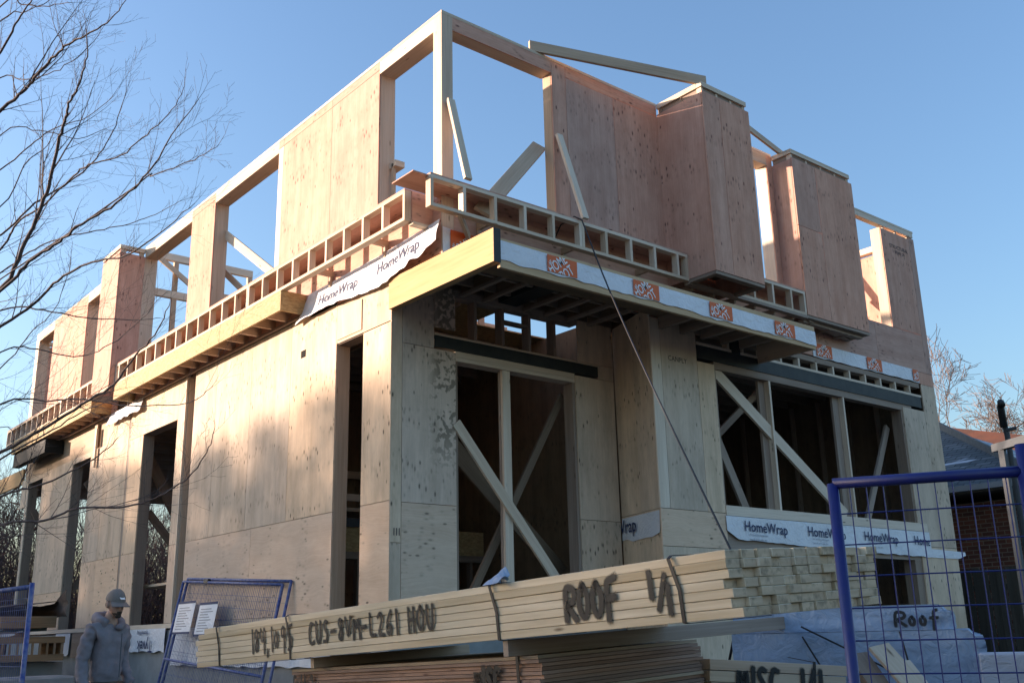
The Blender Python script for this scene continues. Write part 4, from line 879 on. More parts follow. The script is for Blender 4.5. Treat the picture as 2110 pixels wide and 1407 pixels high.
# ------------------------------------------------------------------ pallets and debris at the left
cr_ = thing('slatted_crate', 'long low slatted timber crate lying on concrete blocks at the left', 'crate', (-1.6, 9.5, -.2 + H))
MB().box(-4.0, -1.0, 7.95, 8.0, .02, .12).build('top_rail', PALW, cr_); MB().box(-4.0, -1.0, 7.95, 8.0, -.25, -.15).build('bottom_rail', PALW, cr_)
m = MB()
for i in range(27): m.box(-1.05 - i * .11, -1.02 - i * .11, 7.96, 7.99, -.15, .02)
m.build('slats', PALW, cr_); MB().box(-1.05, -1.0, 8.001, 9.2, -.24, .11).build('end_board', PALW, cr_); MB().box(-4.0, -1.06, 8.001, 9.2, -.24, -.20).build('bottom_board', SPRD, cr_); MB().box(-4.0, -1.06, 8.001, 9.2, .06, .10).build('top_board', SPRD, cr_)
cb = MB().box(-2.6, -.9, 8.3, 11.9, -1.45, -.27).build('concrete_block', CONC, None, base=(-1.7, 10, 0)); tag(cb, 'low grey concrete block wall under the slatted crate', 'concrete block')
tag(MB().box(-2.9, -1.2, 6.6, 7.4, -1.45, -.45).build('concrete_block', CONC, None, base=(-2, 7, 0), bevel=.03), 'dark rounded concrete block in front of the slatted crate', 'concrete block')
pl = thing('scrap_pile', 'heap of broken planks with pale plastic scraps on top of the slatted crate', 'scrap', (-1.5, 9.5, .13 + H))
for i in range(26):
    y = R.uniform(8.0, 9.0); x = R.uniform(-3.8, -1.3); z = .14 + R.random() * .16 * (1 if y > 9 else .6); a = R.uniform(-.5, .5)
    MB().bar((x, y, z), (x + R.uniform(-.3, .3), y + R.uniform(.5, 1.3), z + R.uniform(-.03, .06)), R.uniform(.06, .14), .02, (R.uniform(-.4, .4), 0, 1) if i % 2 else (1, 0, .2)).build('plank' if i % 4 else 'plastic_scrap', PALW if i % 4 else WRAP, pl)
gs = MB(); gs.grid(lambda a, b: (-1.0 - .7 * b, 9.0 + 3.6 * a, .36 + .10 * b + .03 * noise.noise(V(a * 5, b * 5, 0))), 20, 4); gs.grid(lambda a, b: (-1.0, 9.0 + 3.6 * a, .22 + .14 * b), 20, 3)
tag(gs.build('tarpaulin', GREENT, None, base=(-1.3, 10.5, .3 + H), smooth=True), 'dark green sheet folded over the scrap pile', 'tarpaulin')
bs_ = MB(); bs_.grid(lambda a, b: (-1.02 - .05 * b + .06 * noise.noise(V(a * 6, b * 3, 2)), 7.9 + 4.6 * a, .42 + b * (.26 + .16 * (a < .12) * (1 - a / .12) - .05 * math.sin(a * 6)) + .02 * noise.noise(V(a * 9, b * 5, 0))), 40, 6); bs_.grid(lambda a, b: (-1.07 - .9 * b, 8.3 + 4.2 * a, .68 - .1 * b + .03 * noise.noise(V(a * 9, b * 5, 7))), 30, 6)
tag(bs_.build('brown_sheeting', BOXB, None, base=(-1.3, 10, .45 + H), smooth=True), 'dark brown crumpled sheeting on top of the pile behind the left fence', 'sheeting')
m = MB()
for i in range(5): m.box(-1.9, -1.06, 8.3 + i * .8, 8.42 + i * .8, .26, .42)
tag(m.box(-1.9, -1.06, 8.3, 12.4, .42, .44).build('pallet', PALW, None, base=(-1.5, 10, .3 + H)), 'timber pallet under the brown sheeting', 'pallet')

# ------------------------------------------------------------------ the man
FW = Vector((.30, -.954, 0)).normalized(); LF = Vector((.954, .30, 0)).normalized()
M0 = Vector((-2.90, .26, -1.378 + H))
man = thing('person', 'person in a grey hooded sweatshirt, grey cap and dark work trousers with tool belt, walking', 'person', tuple(M0))
MAN_TILT = 0.0
def mp(s, f, u): return LF * s + FW * f + Vector((0, 0, u))
def skinned(verts, edges, rad, sub=2):
    me = bpy.data.meshes.new('k'); me.from_pydata([tuple(mp(*v)) for v in verts], edges, []); o = bpy.data.objects.new('k', me); COL.objects.link(o)
    md = o.modifiers.new('s', 'SKIN'); md.use_smooth_shade = True
    for i, r in enumerate(rad): me.skin_vertices[0].data[i].radius = r if hasattr(r, '__len__') else (r, r)
    me.skin_vertices[0].data[0].use_root = True
    ms = o.modifiers.new('u', 'SUBSURF'); ms.levels = sub; ms.render_levels = sub
    dg = bpy.context.evaluated_depsgraph_get(); r = bpy.data.meshes.new_from_object(o.evaluated_get(dg))
    COL.objects.unlink(o); bpy.data.objects.remove(o); bpy.data.meshes.remove(me)
    return r
def put(me, name, mat, parent, fold=0.0, fs=14.0):
    if fold:
        for v in me.vertices:
            c = v.co; n = noise.noise(Vector((c.x * fs, c.y * fs, c.z * fs * 1.6))) + .5 * noise.noise(c * fs * 2.3)
            v.co = c + v.normal * n * fold
    me.name = name; me.materials.clear(); me.materials.append(mat)
    me.polygons.foreach_set('use_smooth', [True] * len(me.polygons))
    o = bpy.data.objects.new(name, me); COL.objects.link(o); o.parent = parent; return o
def chain(ps): return [(i, i + 1) for i in range(len(ps) - 1)]
# joints: (to his left, forward, up)
SHL, SHR = (.165, .0, 1.50), (-.165, .0, 1.50); ELL, ELR = (.215, -.05, 1.21), (-.225, -.03, 1.20); WRL, WRR = (.235, .08, .985), (-.235, .05, .96)
v = [(0, 0, .98), (0, 0, 1.15), (0, 0, 1.36), (0, 0, 1.50), (0, .03, 1.60), (0, .05, 1.68),
     SHL, ELL, WRL, SHR, ELR, WRR, (.10, 0, .93), (.12, .10, .52), (.12, .02, .10), (-.10, 0, .93), (-.13, -.02, .52), (-.13, -.16, .12), (.12, .15, .04), (-.13, -.04, .04)]
e = [(0, 1), (1, 2), (2, 3), (3, 4), (4, 5), (3, 6), (6, 7), (7, 8), (3, 9), (9, 10), (10, 11), (0, 12), (12, 13), (13, 14), (0, 15), (15, 16), (16, 17), (14, 18), (17, 19)]
rd = [(.10, .08), (.10, .075), (.10, .075), (.075, .055), .054, .056, .042, .034, .027, .042, .034, .027, .08, .055, .042, .08, .055, .042, .04, .04]
body = skinned(v, e, rd)
bm = bmesh.new(); bm.from_mesh(body)
def blob(c, r, fn=None, seg=24, rings=16):
    vs_ = bmesh.ops.create_uvsphere(bm, u_segments=seg, v_segments=rings, radius=1.0)['verts']
    for q in vs_:
        a = q.co.copy(); s, f, u = a.x * r[0], a.y * r[1], a.z * r[2]
        if fn: s, f, u = fn(a, s, f, u)
        q.co = mp(c[0] + s, c[1] + f, c[2] + u)
TURN = math.radians(-2)
def skull(a, s, f, u):
    if a.z < 0:
        k = 1 - .30 * (-a.z) ** 1.3; s *= k; f = f * (1 - .12 * (-a.z)) + .015 * (-a.z)
    if a.y > .6: f *= .97
    front = max(0, a.y)
    if front > .75 and abs(a.x) < .5:
        f -= .010 * math.exp(-((a.z - .12) / .12) ** 2) * math.exp(-((abs(a.x) - .33) / .14) ** 2)      # eye sockets
        f += .008 * math.exp(-((a.z - .30) / .10) ** 2)                                                   # brow
        f += .006 * math.exp(-((a.z + .52) / .08) ** 2) * math.exp(-(a.x / .3) ** 2)                      # lips
    f2 = f * math.cos(-.22) - u * math.sin(-.22) * -1; u2 = u * math.cos(.22) - f * math.sin(.22)
    return s * math.cos(TURN) + f2 * math.sin(TURN), f2 * math.cos(TURN) - s * math.sin(TURN), u2
HC = (.0, .075, 1.722)
blob(HC, (.070, .092, .116), skull, 40, 30)
def hp(s, f, u):   # a point on the turned, lowered head
    f2 = f + u * .22; u2 = u - f * .22
    return (HC[0] + s * math.cos(TURN) + f2 * math.sin(TURN), HC[1] + f2 * math.cos(TURN) - s * math.sin(TURN), HC[2] + u2)
blob(hp(0, .100, -.016), (.013, .020, .026)); blob(hp(0, .092, .01), (.009, .014, .028))
for s in (-1, 1): blob(hp(s * .078, -.005, -.005), (.012, .022, .034))
blob(hp(0, .078, -.088), (.032, .026, .024))
# hands: palm, four bent fingers of unequal length, thumb from the side
for s, WR, nm in ((1, WRL, 'l'), (-1, WRR, 'r')):
    w = Vector(WR); dn = Vector((.02 * s, .12, -1)).normalized(); out_ = Vector((0, 1, .12)).normalized(); pal = Vector((-s, 0, 0))
    c = w + dn * .055
    blob(tuple(c), (.016, .042, .052))
    tmp = []
    for k, (ln, off) in enumerate(((.072, .033), (.082, .012), (.076, -.010), (.058, -.030))):
        b = w + dn * .095 + out_ * off; p1 = b + dn * ln * .42 + pal * .008; p2 = p1 + dn * ln * .30 + pal * .020; p3 = p2 + dn * ln * .18 + pal * .026
        tmp.append(([tuple(w + dn * .06 + out_ * off * .8), tuple(b), tuple(p1), tuple(p2), tuple(p3)], [.010, .0105, .0098, .0088, .0075]))
    b = w + dn * .03 + out_ * .030; tmp.append(([tuple(w + dn * .035), tuple(b + out_ * .012 + pal * .008), tuple(b + out_ * .026 + dn * .03 + pal * .014), tuple(b + out_ * .028 + dn * .058 + pal * .016)], [.014, .013, .011, .009]))
    for ps, rs in tmp:
        fm = skinned(ps, chain(ps), rs, 1); bm.from_mesh(fm); bpy.data.meshes.remove(fm)
me = bpy.data.meshes.new('body'); bm.to_mesh(me); bm.free()
o = bpy.data.objects.new('k', me); COL.objects.link(o); rm = o.modifiers.new('r', 'REMESH'); rm.mode = 'VOXEL'; rm.voxel_size = .0065; rm.use_smooth_shade = True
dg = bpy.context.evaluated_depsgraph_get(); me2 = bpy.data.meshes.new_from_object(o.evaluated_get(dg)); COL.objects.unlink(o); bpy.data.objects.remove(o)
bo = put(me2, 'body', SKIN, man); me2.materials.append(BEARD)
hc = mp(*HC)
for p in me2.polygons:
    c = p.center - hc; s_, f_, u_2 = c.dot(LF), c.dot(FW), c.z; ff = f_ * 1 - u_2 * -.22; uu = u_2 + f_ * .22
    if (-.125 < uu < -.068 and f_ > .02 and abs(s_ - f_ * TURN) < .078) or (-.068 <= uu < -.050 and abs(s_ - f_ * TURN) < .026 and f_ > .07): p.material_index = 1
    if uu > -.02 and f_ < -.01 and uu < .06: p.material_index = 1
for s in (-1, 1):
    m = MB(); c = mp(*hp(s * .031, .083, .012)); bm = bmesh.new(); bmesh.ops.create_uvsphere(bm, u_segments=10, v_segments=8, radius=.011)
    for q in bm.verts: q.co += c
    em = bpy.data.meshes.new('eye'); bm.to_mesh(em); bm.free(); put(em, 'eye', BLACK, man)
# sweatshirt
v = [(0, 0, .97), (0, .01, 1.12), (0, .015, 1.34), (0, 0, 1.49), (0, .0, 1.565), SHL, (.195, -.03, 1.36), ELL, (.228, .02, 1.08), (WRL[0], WRL[1], WRL[2] + .02), SHR, (-.20, -.02, 1.35), ELR, (-.232, .01, 1.08), (WRR[0], WRR[1], WRR[2] + .02)]
e = [(0, 1), (1, 2), (2, 3), (3, 4), (3, 5), (5, 6), (6, 7), (7, 8), (8, 9), (3, 10), (10, 11), (11, 12), (12, 13), (13, 14)]
rd = [(.140, .115), (.158, .130), (.155, .125), (.115, .095), (.075, .075), (.074, .074), .066, .058, .053, .042, (.074, .074), .066, .058, .053, .042]
put(skinned(v, e, rd, 3), 'sweatshirt', HOOD, man, .015, 12.0)
ps = [(-.075, .10, 1.535), (-.105, .01, 1.58), (-.085, -.085, 1.60), (0, -.115, 1.61), (.085, -.085, 1.60), (.105, .01, 1.58), (.075, .10, 1.535), (.01, .125, 1.50)]
put(skinned(ps, chain(ps), [.042, .05, .06, .066, .06, .05, .042, .034], 2), 'hood', HOOD, man, .010, 18.0)
MB().bar(Vector((.0, 0, 0)) + mp(.035, .165, 1.46), mp(.03, .175, 1.08), .006, .006, (1, 0, 0)).build('zip', GREYM, man, base=(0, 0, 0), lift=False)
v = [(0, 0, 1.08), (0, 0, .93), (.11, .01, .84), (.125, .10, .52), (.12, .03, .16), (-.11, 0, .84), (-.135, -.02, .52), (-.13, -.15, .18)]
put(skinned(v, [(0, 1), (1, 2), (2, 3), (3, 4), (1, 5), (5, 6), (6, 7)], [(.165, .125), (.165, .13), .115, .085, .07, .115, .085, .07], 2), 'work_trousers', TROU, man, .007, 12.0)
for x, f in ((.12, .0), (-.13, -.14)):
    ps = [(x, f, .14), (x, f + .02, .06), (x, f + .17, .045)]; put(skinned(ps, chain(ps), [.06, .062, .05], 2), 'boot', LEATH, man)
bt = skinned([(.165 * math.cos(t) * 1.0, .135 * math.sin(t), 1.02) for t in [i * PI / 8 for i in range(17)]], chain(range(17)), [.024] * 17, 1); put(bt, 'tool_belt', LEATH, man)
for s, f, z, w in ((.17, .08, .93, .075), (-.12, .12, .94, .06), (.06, .15, .93, .05)):
    c = mp(s, f, z); bm = bmesh.new(); bmesh.ops.create_cube(bm, size=1.0); bmesh.ops.bevel(bm, geom=list(bm.edges), offset=.2, segments=2, affect='EDGES')
    for q in bm.verts: q.co = c + LF * q.co.x * w * 1.4 + FW * q.co.y * w + Vector((0, 0, q.co.z * .17))
    em = bpy.data.meshes.new('pouch'); bm.to_mesh(em); bm.free(); put(em, 'tool_pouch', LEATH, man)
# cap
bm = bmesh.new(); bmesh.ops.create_uvsphere(bm, u_segments=32, v_segments=18, radius=1.0)
bmesh.ops.bisect_plane(bm, geom=list(bm.verts) + list(bm.edges) + list(bm.faces), plane_co=(0, 0, -.05), plane_no=(0, 0, -1), clear_outer=True)
for q in bm.verts: q.co = mp(*hp(q.co.x * .082, q.co.y * .101 - .004, .035 + q.co.z * (.100 + .006 * (q.co.y > 0))))
em = bpy.data.meshes.new('cap'); bm.to_mesh(em); bm.free(); cp = put(em, 'cap', CAPM, man)
m = MB(); 
def brim(a, b, dz):
    t = (a - .5) * 2.3; r = .098 + .075 * b * math.cos(t * .62)
    return mp(*hp(math.sin(t) * (.088 + .012 * b), math.cos(t) * .098 + .070 * b * math.cos(t * .6), .032 - .022 * b - .020 * b * abs(t) ** 2 * .5 + dz))
m.grid(lambda a, b: brim(a, b, 0), 20, 5); m.grid(lambda a, b: brim(1 - a, b, -.005), 20, 5)
br_ = m.build('brim', CAPM, man, base=(0, 0, 0), lift=False, smooth=True); br_.parent = cp
m = MB(); m.grid(lambda a, b: mp(*hp((a - .5) * .05, .106 + .000 * b - .03 * b - 3.0 * ((a - .5) * .05) ** 2, .062 + .022 * b)), 8, 2); x = m.build('cap_badge', ORG if False else WHITEP, man, base=(0, 0, 0), lift=False); x.parent = cp

# ------------------------------------------------------------------ neighbours
nh = thing('brick_house', 'low brick house with a grey shingled hip roof patched with snow', 'house', (18, 6, -.9 + H))
def brickm():
    k = NB('red_brick'); g = k.n('ShaderNodeNewGeometry').outputs[0]; sp = k.n('ShaderNodeSeparateXYZ', i0=g)
    b = k.n('ShaderNodeTexBrick', Vector=k.comb(k.math('ADD', sp.outputs[1], sp.outputs[0]), sp.outputs[2]), Color1=(.17, .050, .028, 1), Color2=(.09, .030, .020, 1), Mortar=(.20, .15, .11, 1), Scale=1.0)
    b.inputs['Mortar Size'].default_value = .009; b.inputs['Brick Width'].default_value = .23; b.inputs['Row Height'].default_value = .085
    k.out(b.outputs[0], .9); return k.m
BRICK = brickm()
def shinglem():
    k = NB('grey_shingles'); uv = k.n('ShaderNodeUVMap').outputs[0]; g = k.n('ShaderNodeNewGeometry').outputs[0]
    b = k.n('ShaderNodeTexBrick', Vector=uv, Color1=(.075, .095, .105, 1), Color2=(.15, .17, .18, 1), Mortar=(.03, .035, .04, 1), Scale=1.0)
    b.inputs['Mortar Size'].default_value = .014; b.inputs['Brick Width'].default_value = .34; b.inputs['Row Height'].default_value = .16; b.inputs['Bias'].default_value = -.2
    sn = k.ramp(k.noise(k.n('ShaderNodeMapping', i0=uv, i3=(.5, 1.6, 1)).outputs[0], 1.3, 3.0, .5), .60, .66)
    k.out(k.mix(k.math('MULTIPLY', sn, .8), b.outputs[0], (.62, .66, .72)), .85); return k.m
SHN = shinglem()
MB().box(14.3, 21.6, -.75, 13.2, -1.2, 2.35).build('wall', BRICK, nh)
SNOWR = plain('snow_dusted_shingles', (.42, .47, .52), .8, 0, .45, 3.0, (.10, .12, .13))
ex0, ex1, ey0, ey1, ez, rx, rz = 13.9, 22.0, -1.15, 13.6, 2.65, 17.95, 4.76
def roofface(name, pts, mat, udir, vdir, o):
    m = MB(); o = Vector(o); u, v_ = Vector(udir).normalized(), Vector(vdir).normalized(); m.face(pts, [((Vector(p) - o).dot(u), (Vector(p) - o).dot(v_)) for p in pts]); return m.build(name, mat, nh)
c1, c2, c3, c4 = (ex0, ey0, ez), (ex1, ey0, ez), (ex1, ey1, ez), (ex0, ey1, ez); r1, r2 = (rx, ey0 + 4.05, rz), (rx, ey1 - 4.05, rz)
roofface('roof', [c1, r1, r2, c4], SHN, (0, 1, 0), (1, 0, .52), c1); roofface('roof', [c1, c2, r1], SNOWR, (1, 0, 0), (0, 1, .52), c1); roofface('roof', [c2, c3, r2, r1], SHN, (0, 1, 0), (-1, 0, .52), c2); roofface('roof', [c3, c4, r2], SHN, (1, 0, 0), (0, -1, .52), c3)
MB().bar(V(*c1) + V(0, 0, .02), V(*r1) + V(0, 0, .03), .26, .05, (1, 1, .2)).build('ridge_cap', plain('ridge_grey', (.13, .15, .155), .9, 0, .3, 6), nh)
MB().box(ex0 + .02, ex1 - .02, ey0 + .02, ey1 - .02, ez - .14, ez - .01).build('soffit', plain('soffit_paint', (.20, .20, .18), .7), nh)
MB().box(ex0 - .12, ex0 + .019, ey0 - .05, ey1, ez - .11, ez + .0).build('gutter', plain('gutter_paint', (.33, .36, .38), .5), nh); MB().box(14.16, 14.26, -.95, -.86, -.9, 2.5).build('downpipe', GREYM, nh)
ms_ = thing('service_mast', 'thin grey service mast with dark cap and insulator beside the brick house', 'mast', (11.0, -2.0, -.9 + H))
MB().tube([V(11.07, -1.97, -1.0), V(11.0, -1.98, 3.0), V(10.93, -1.98, 3.42)], .045, 8).build('pole', GREYM, ms_, smooth=True); MB().tube([V(10.93, -1.98, 3.15), V(10.92, -1.98, 3.50), V(10.86, -2.02, 3.56), V(10.82, -2.05, 3.50)], .06, 8).build('cap', BLACK, ms_, smooth=True); MB().tube([V(10.95, -2.0, 3.1), V(11.02, -2.14, 3.12)], .03, 6).build('insulator', GREYM, ms_)
h2 = thing('house', 'distant house with a long reddish brown shingle roof behind the brick house', 'house', (30, 10, -1.4 + H))
BRN = plain('brown_shingles', (.13, .042, .022), .9, 0, .45, 1.2, (.06, .028, .02))
ra, rb = V(27.46, 8.84, 6.90), V(25.83, 3.7, 5.43)
rb = ra + (rb - ra) * 2.6; rd_ = V(-3.6, .9, -2.3); re_ = V(4, -1, -2.3)
m = MB(); m.face([rb + rd_, rb, ra, ra + rd_ + V(.2, 2.0, 0)]); m.face([rb, rb + re_, ra + re_ + V(.2, 2.0, 0), ra]); m.face([ra + rd_ + V(.2, 2.0, 0), ra, ra + re_ + V(.2, 2.0, 0)]); m.build('roof', BRN, h2); MB().box(24.6, 30.0, -3.0, 9.6, -1.4, 2.4).build('wall', BRICK, h2)
wf = thing('wooden_fence', 'dark weathered board fence between the new house and the brick house', 'fence', (12.4, -1, -.9 + H))
for i in range(34):
    y = 2.0 - i * .15; MB().box(12.2 + (.03 if i % 2 else 0), 12.225 + (.03 if i % 2 else 0), y, y + .135, -1.0, .93 + R.uniform(-.02, .02)).build('board', FENCEW, wf)
MB().box(12.26, 12.30, -3.2, 2.1, .55, .65).build('rail', FENCEW, wf); MB().box(12.26, 12.30, -3.2, 2.1, -.5, -.4).build('rail', FENCEW, wf)

# ------------------------------------------------------------------ trees
def rv(): return Vector((R.gauss(0, 1), R.gauss(0, 1), R.gauss(0, 1)))
def twig(mb, p, d, ln, r, lvl, up=.25, seg=5, wig=.10, n=3, every=3):
    pts = [p]; rs = [r]; dd = d.normalized()
    for i in range(seg):
        dd = (dd + rv() * wig + Vector((0, 0, up * .12))).normalized(); pts.append(pts[-1] + dd * ln / seg); rs.append(max(.0007, r * (1 - (i + 1) / seg * .8)))
    mb.tube(pts, rs, n, cap=False)
    if lvl > 0:
        k = max(2, int(every))
        for i in range(k):
            t = (i + .6 + R.random() * .3) / k * seg; i0 = min(int(t), seg - 1); q = pts[i0].lerp(pts[i0 + 1], t - i0); dl = (pts[i0 + 1] - pts[i0]).normalized()
            side = dl.cross(rv()).normalized(); nd = dl * .8 + side * .62
            twig(mb, q, nd, ln * R.uniform(.30, .55) * (1.15 - .5 * t / seg), rs[i0] * .6, lvl - 1, up, 4, wig, n, k - 1)
    return pts
def smooth_pl(P, k=4):
    P = [Vector(p) for p in P]; out = []
    for i in range(len(P) - 1):
        a, b, c, d_ = P[max(i - 1, 0)], P[i], P[i + 1], P[min(i + 2, len(P) - 1)]
        for j in range(k):
            t = j / k; out.append(.5 * ((2 * b) + (c - a) * t + (2 * a - 5 * b + 4 * c - d_) * t * t + (3 * b - a - 3 * c + d_) * t ** 3))
    return out + [P[-1]]
LIMBS = [(0.03,[(-4.61,-1.92,2.5),(-4.54,-2.21,2.78),(-4.51,-2.43,2.99),(-4.51,-2.62,3.19),(-4.53,-2.79,3.35),(-4.54,-2.93,3.45),(-4.56,-3.07,3.51),(-4.55,-3.22,3.6),(-4.56,-3.38,3.72),(-4.61,-3.5,3.84)]),(0.026,[(-4.72,-1.71,4.0),(-4.63,-1.95,4.08),(-4.59,-2.14,4.13),(-4.54,-2.35,4.21),(-4.48,-2.55,4.26),(-4.4,-2.76,4.27),(-4.32,-2.97,4.31),(-4.28,-3.18,4.4)]),(0.018,[(-4.92,-2.51,4.05),(-4.87,-2.71,4.22),(-4.83,-2.86,4.3),(-4.82,-3.0,4.4)]),(0.016,[(-4.48,-1.08,3.23),(-4.36,-1.4,3.38),(-4.24,-1.69,3.47),(-4.13,-1.97,3.55),(-4.07,-2.22,3.66),(-4.05,-2.45,3.83),(-4.07,-2.66,4.0)]),(0.015,[(-4.55,-1.47,2.96),(-4.51,-1.74,3.1),(-4.41,-2.04,3.17),(-4.32,-2.34,3.29),(-4.26,-2.59,3.33),(-4.13,-2.88,3.33),(-4.06,-3.16,3.4),(-3.99,-3.43,3.49),(-4.0,-3.64,3.57)]),(0.022,[(-4.69,-2.34,2.35),(-4.59,-2.61,2.5),(-4.48,-2.88,2.59),(-4.43,-3.07,2.64),(-4.31,-3.34,2.72),(-4.24,-3.56,2.8),(-4.19,-3.77,2.9),(-4.17,-3.97,3.02),(-4.11,-4.21,3.18)]),(0.008,[(-4.24,-3.56,2.8),(-4.2,-3.73,2.82),(-4.1,-3.96,2.84),(-4.04,-4.15,2.85),(-4.01,-4.31,2.86)]),(0.012,[(-4.37,-0.7,3.04),(-4.23,-0.99,3.16),(-4.09,-1.27,3.22),(-3.88,-1.59,3.24),(-3.71,-1.87,3.25),(-3.59,-2.11,3.28),(-3.47,-2.37,3.35)]),(0.022,[(-4.54,-1.75,2.26),(-4.39,-2.11,2.4),(-4.31,-2.4,2.52),(-4.2,-2.69,2.56),(-4.07,-2.98,2.55),(-3.96,-3.29,2.64),(-3.86,-3.6,2.77)]),(0.014,[(-4.41,-1.04,2.6),(-4.16,-1.37,2.56),(-3.94,-1.65,2.47),(-3.67,-1.99,2.41),(-3.53,-2.23,2.39)]),(0.011,[(-4.4,-1.18,2.22),(-4.26,-1.48,2.21),(-4.03,-1.82,2.1),(-3.9,-2.13,2.12),(-3.79,-2.45,2.23),(-3.73,-2.75,2.38)]),(0.014,[(-4.38,-1.3,1.78),(-4.14,-1.71,1.76),(-4.03,-2.01,1.73),(-3.75,-2.42,1.64),(-3.5,-2.84,1.62),(-3.45,-3.13,1.69)]),(0.024,[(-4.56,-2.3,1.24),(-4.41,-2.6,1.35),(-4.25,-2.93,1.49),(-4.14,-3.19,1.6),(-4.09,-3.42,1.74),(-4.05,-3.64,1.86),(-4.05,-3.82,1.99)]),(0.016,[(-4.43,-1.75,1.29),(-4.26,-2.13,1.42),(-4.11,-2.47,1.54),(-4.04,-2.72,1.57)]),(0.02,[(-4.22,-0.92,1.12),(-4.08,-1.32,1.16),(-3.96,-1.71,1.22),(-3.86,-2.1,1.31),(-3.83,-2.43,1.4)]),(0.016,[(-4.41,-1.86,0.8),(-4.2,-2.16,0.82),(-4.08,-2.4,0.88),(-3.86,-2.7,0.88),(-3.76,-2.91,0.9),(-3.67,-3.13,0.97),(-3.63,-3.31,1.05),(-3.61,-3.49,1.19),(-3.64,-3.63,1.28)]),(0.012,[(-4.47,-0.69,3.96),(-4.33,-1.02,4.1),(-4.2,-1.34,4.18),(-4.05,-1.64,4.2),(-3.93,-1.95,4.33)]),(0.01,[(-4.6,-0.87,4.73),(-4.46,-1.15,4.63),(-4.31,-1.47,4.6),(-4.18,-1.8,4.67),(-4.12,-2.1,4.77)]),(0.008,[(-4.75,-1.97,3.67),(-4.55,-2.27,3.65),(-4.34,-2.53,3.54),(-4.22,-2.78,3.56)]),(0.01,[(-4.93,-2.39,4.47),(-4.83,-2.59,4.43),(-4.7,-2.81,4.35),(-4.6,-3.02,4.31)]),(0.01,[(-4.83,-1.88,4.68),(-4.69,-2.13,4.68),(-4.53,-2.42,4.73)]),(0.01,[(-4.56,-1.34,3.35),(-4.49,-1.67,3.62),(-4.41,-1.95,3.7),(-4.39,-2.22,3.88)]),(0.01,[(-4.29,-0.72,2.2),(-4.18,-1.08,2.42),(-4.09,-1.39,2.57),(-4.08,-1.66,2.82)]),(0.006,[(-4.38,-1.37,1.59),(-4.27,-1.45,1.4),(-4.21,-1.49,1.18)])]

TR = thing('bare_tree', 'leafless street tree reaching dark twigs across the left edge', 'tree', (-5.35, .1, 0))
trunk = [V(-5.30, .1, -1.5), V(-5.36, .05, .1), V(-5.42, -.15, 2.2), V(-5.5, -.3, 4.2), V(-5.55, -.4, 6.4)]
MB().tube(smooth_pl(trunk), [.17 - .13 * i / 16 for i in range(17)], 12).build('trunk', BARK, TR, smooth=True)
fine = MB()
for r0, P in LIMBS:
    r0 *= .40; p0 = Vector(P[0]); tz = max(-.6, p0.z - R.uniform(.5, .9)); k = min(max((tz + 1.5) / 8, 0), 1); tp = V(-5.32 - .2 * k, .1 - .4 * k, tz)
    mid = tp.lerp(p0, .5) + V(0, 0, -.05)
    pl_ = smooth_pl([tp, mid] + list(P), 5); n = len(pl_)
    rs = [r0 * 1.35 * (1 - i / n) ** .75 + .0014 for i in range(n)]
    pl_ = [p + rv() * .004 for p in pl_]
    MB().tube(pl_, rs, 7).build('limb', BARK, TR, smooth=True)
    L_ = sum((pl_[i + 1] - pl_[i]).length for i in range(n - 1)); acc = 0; nxt = .9
    for i in range(8, n - 1):
        acc += (pl_[i + 1] - pl_[i]).length
        if R.random() < .44:
            dl = (pl_[i + 1] - pl_[i]).normalized(); side = dl.cross(rv()).normalized(); big = R.random() < .12
            twig(fine, pl_[i], dl * .8 + side * .5 + V(0, 0, .15), (R.uniform(.6, 1.2) if big else R.uniform(.18, .62)) * (1.1 - .5 * i / n), max(.0014, rs[i] * (.5 if big else .38)), 2 if big else 1 + (R.random() < .4), .5, 7 if big else 5, .07, 4, 6 if big else 4)
    dl = (pl_[-1] - pl_[-2]).normalized(); twig(fine, pl_[-1], dl, .2, .0016, 1, .4, 4, .1, 4, 3)
fine.build('twigs', BARK, TR)
def bare(name, label, base, h, spread, mat, lean=(0, 0), lv=4, r0=.22, kids=6, seed=1, group=None, th=.008):
    R.seed(seed); t = thing(name, label, 'tree', (base[0], base[1], base[2] + H), group); tr = MB(); tw = MB()
    def grow(p, d, ln, r, l):
        pts = [p]; dd = d.normalized(); seg = 6; rs = [r]
        for i in range(seg):
            dd = (dd + rv() * .09 + V(lean[0], lean[1], .10) * .3).normalized(); pts.append(pts[-1] + dd * ln / seg); rs.append(r * (1 - .55 * (i + 1) / seg))
        (tr if l >= lv - 1 else tw).tube(pts, [max(th, x) for x in rs], 6 if l >= lv - 1 else 3, cap=False)
        if l > 0:
            for i in range(kids):
                u = .28 + .72 * (i + R.random()) / kids; k = min(int(u * seg), seg - 1); q = pts[k].lerp(pts[k + 1], u * seg - k); dl = (pts[k + 1] - pts[k]).normalized(); sd_ = dl.cross(rv()).normalized()
                grow(q, dl * .8 + sd_ * spread, ln * R.uniform(.45, .7), rs[k] * .55, l - 1)
    grow(Vector(base), V(lean[0], lean[1], 1), h * .5, r0, lv)
    tr.build('trunk', mat, t, smooth=True); tw.build('crown', mat, t)
    return t
bare('bare_tree', 'wide pale pinkish bare tree rising directly behind the service mast', (34.5, 8.2, -1.4), 13.0, .75, BARK2, (-.02, .02), 5, .28, 5, 11, th=.009)
bare('bare_tree', 'smaller greyer bare tree close to the right edge of the new house', (37.5, 12.2, -1.4), 9.3, .8, BARK2, (.0, -.03), 5, .24, 5, 23, th=.009)
bare('bare_tree', 'bare tree right of the service mast beyond the roofs', (31.5, 4.6, -1.4), 11.0, .7, BARK2, (.0, .0), 5, .22, 5, 31, th=.009)
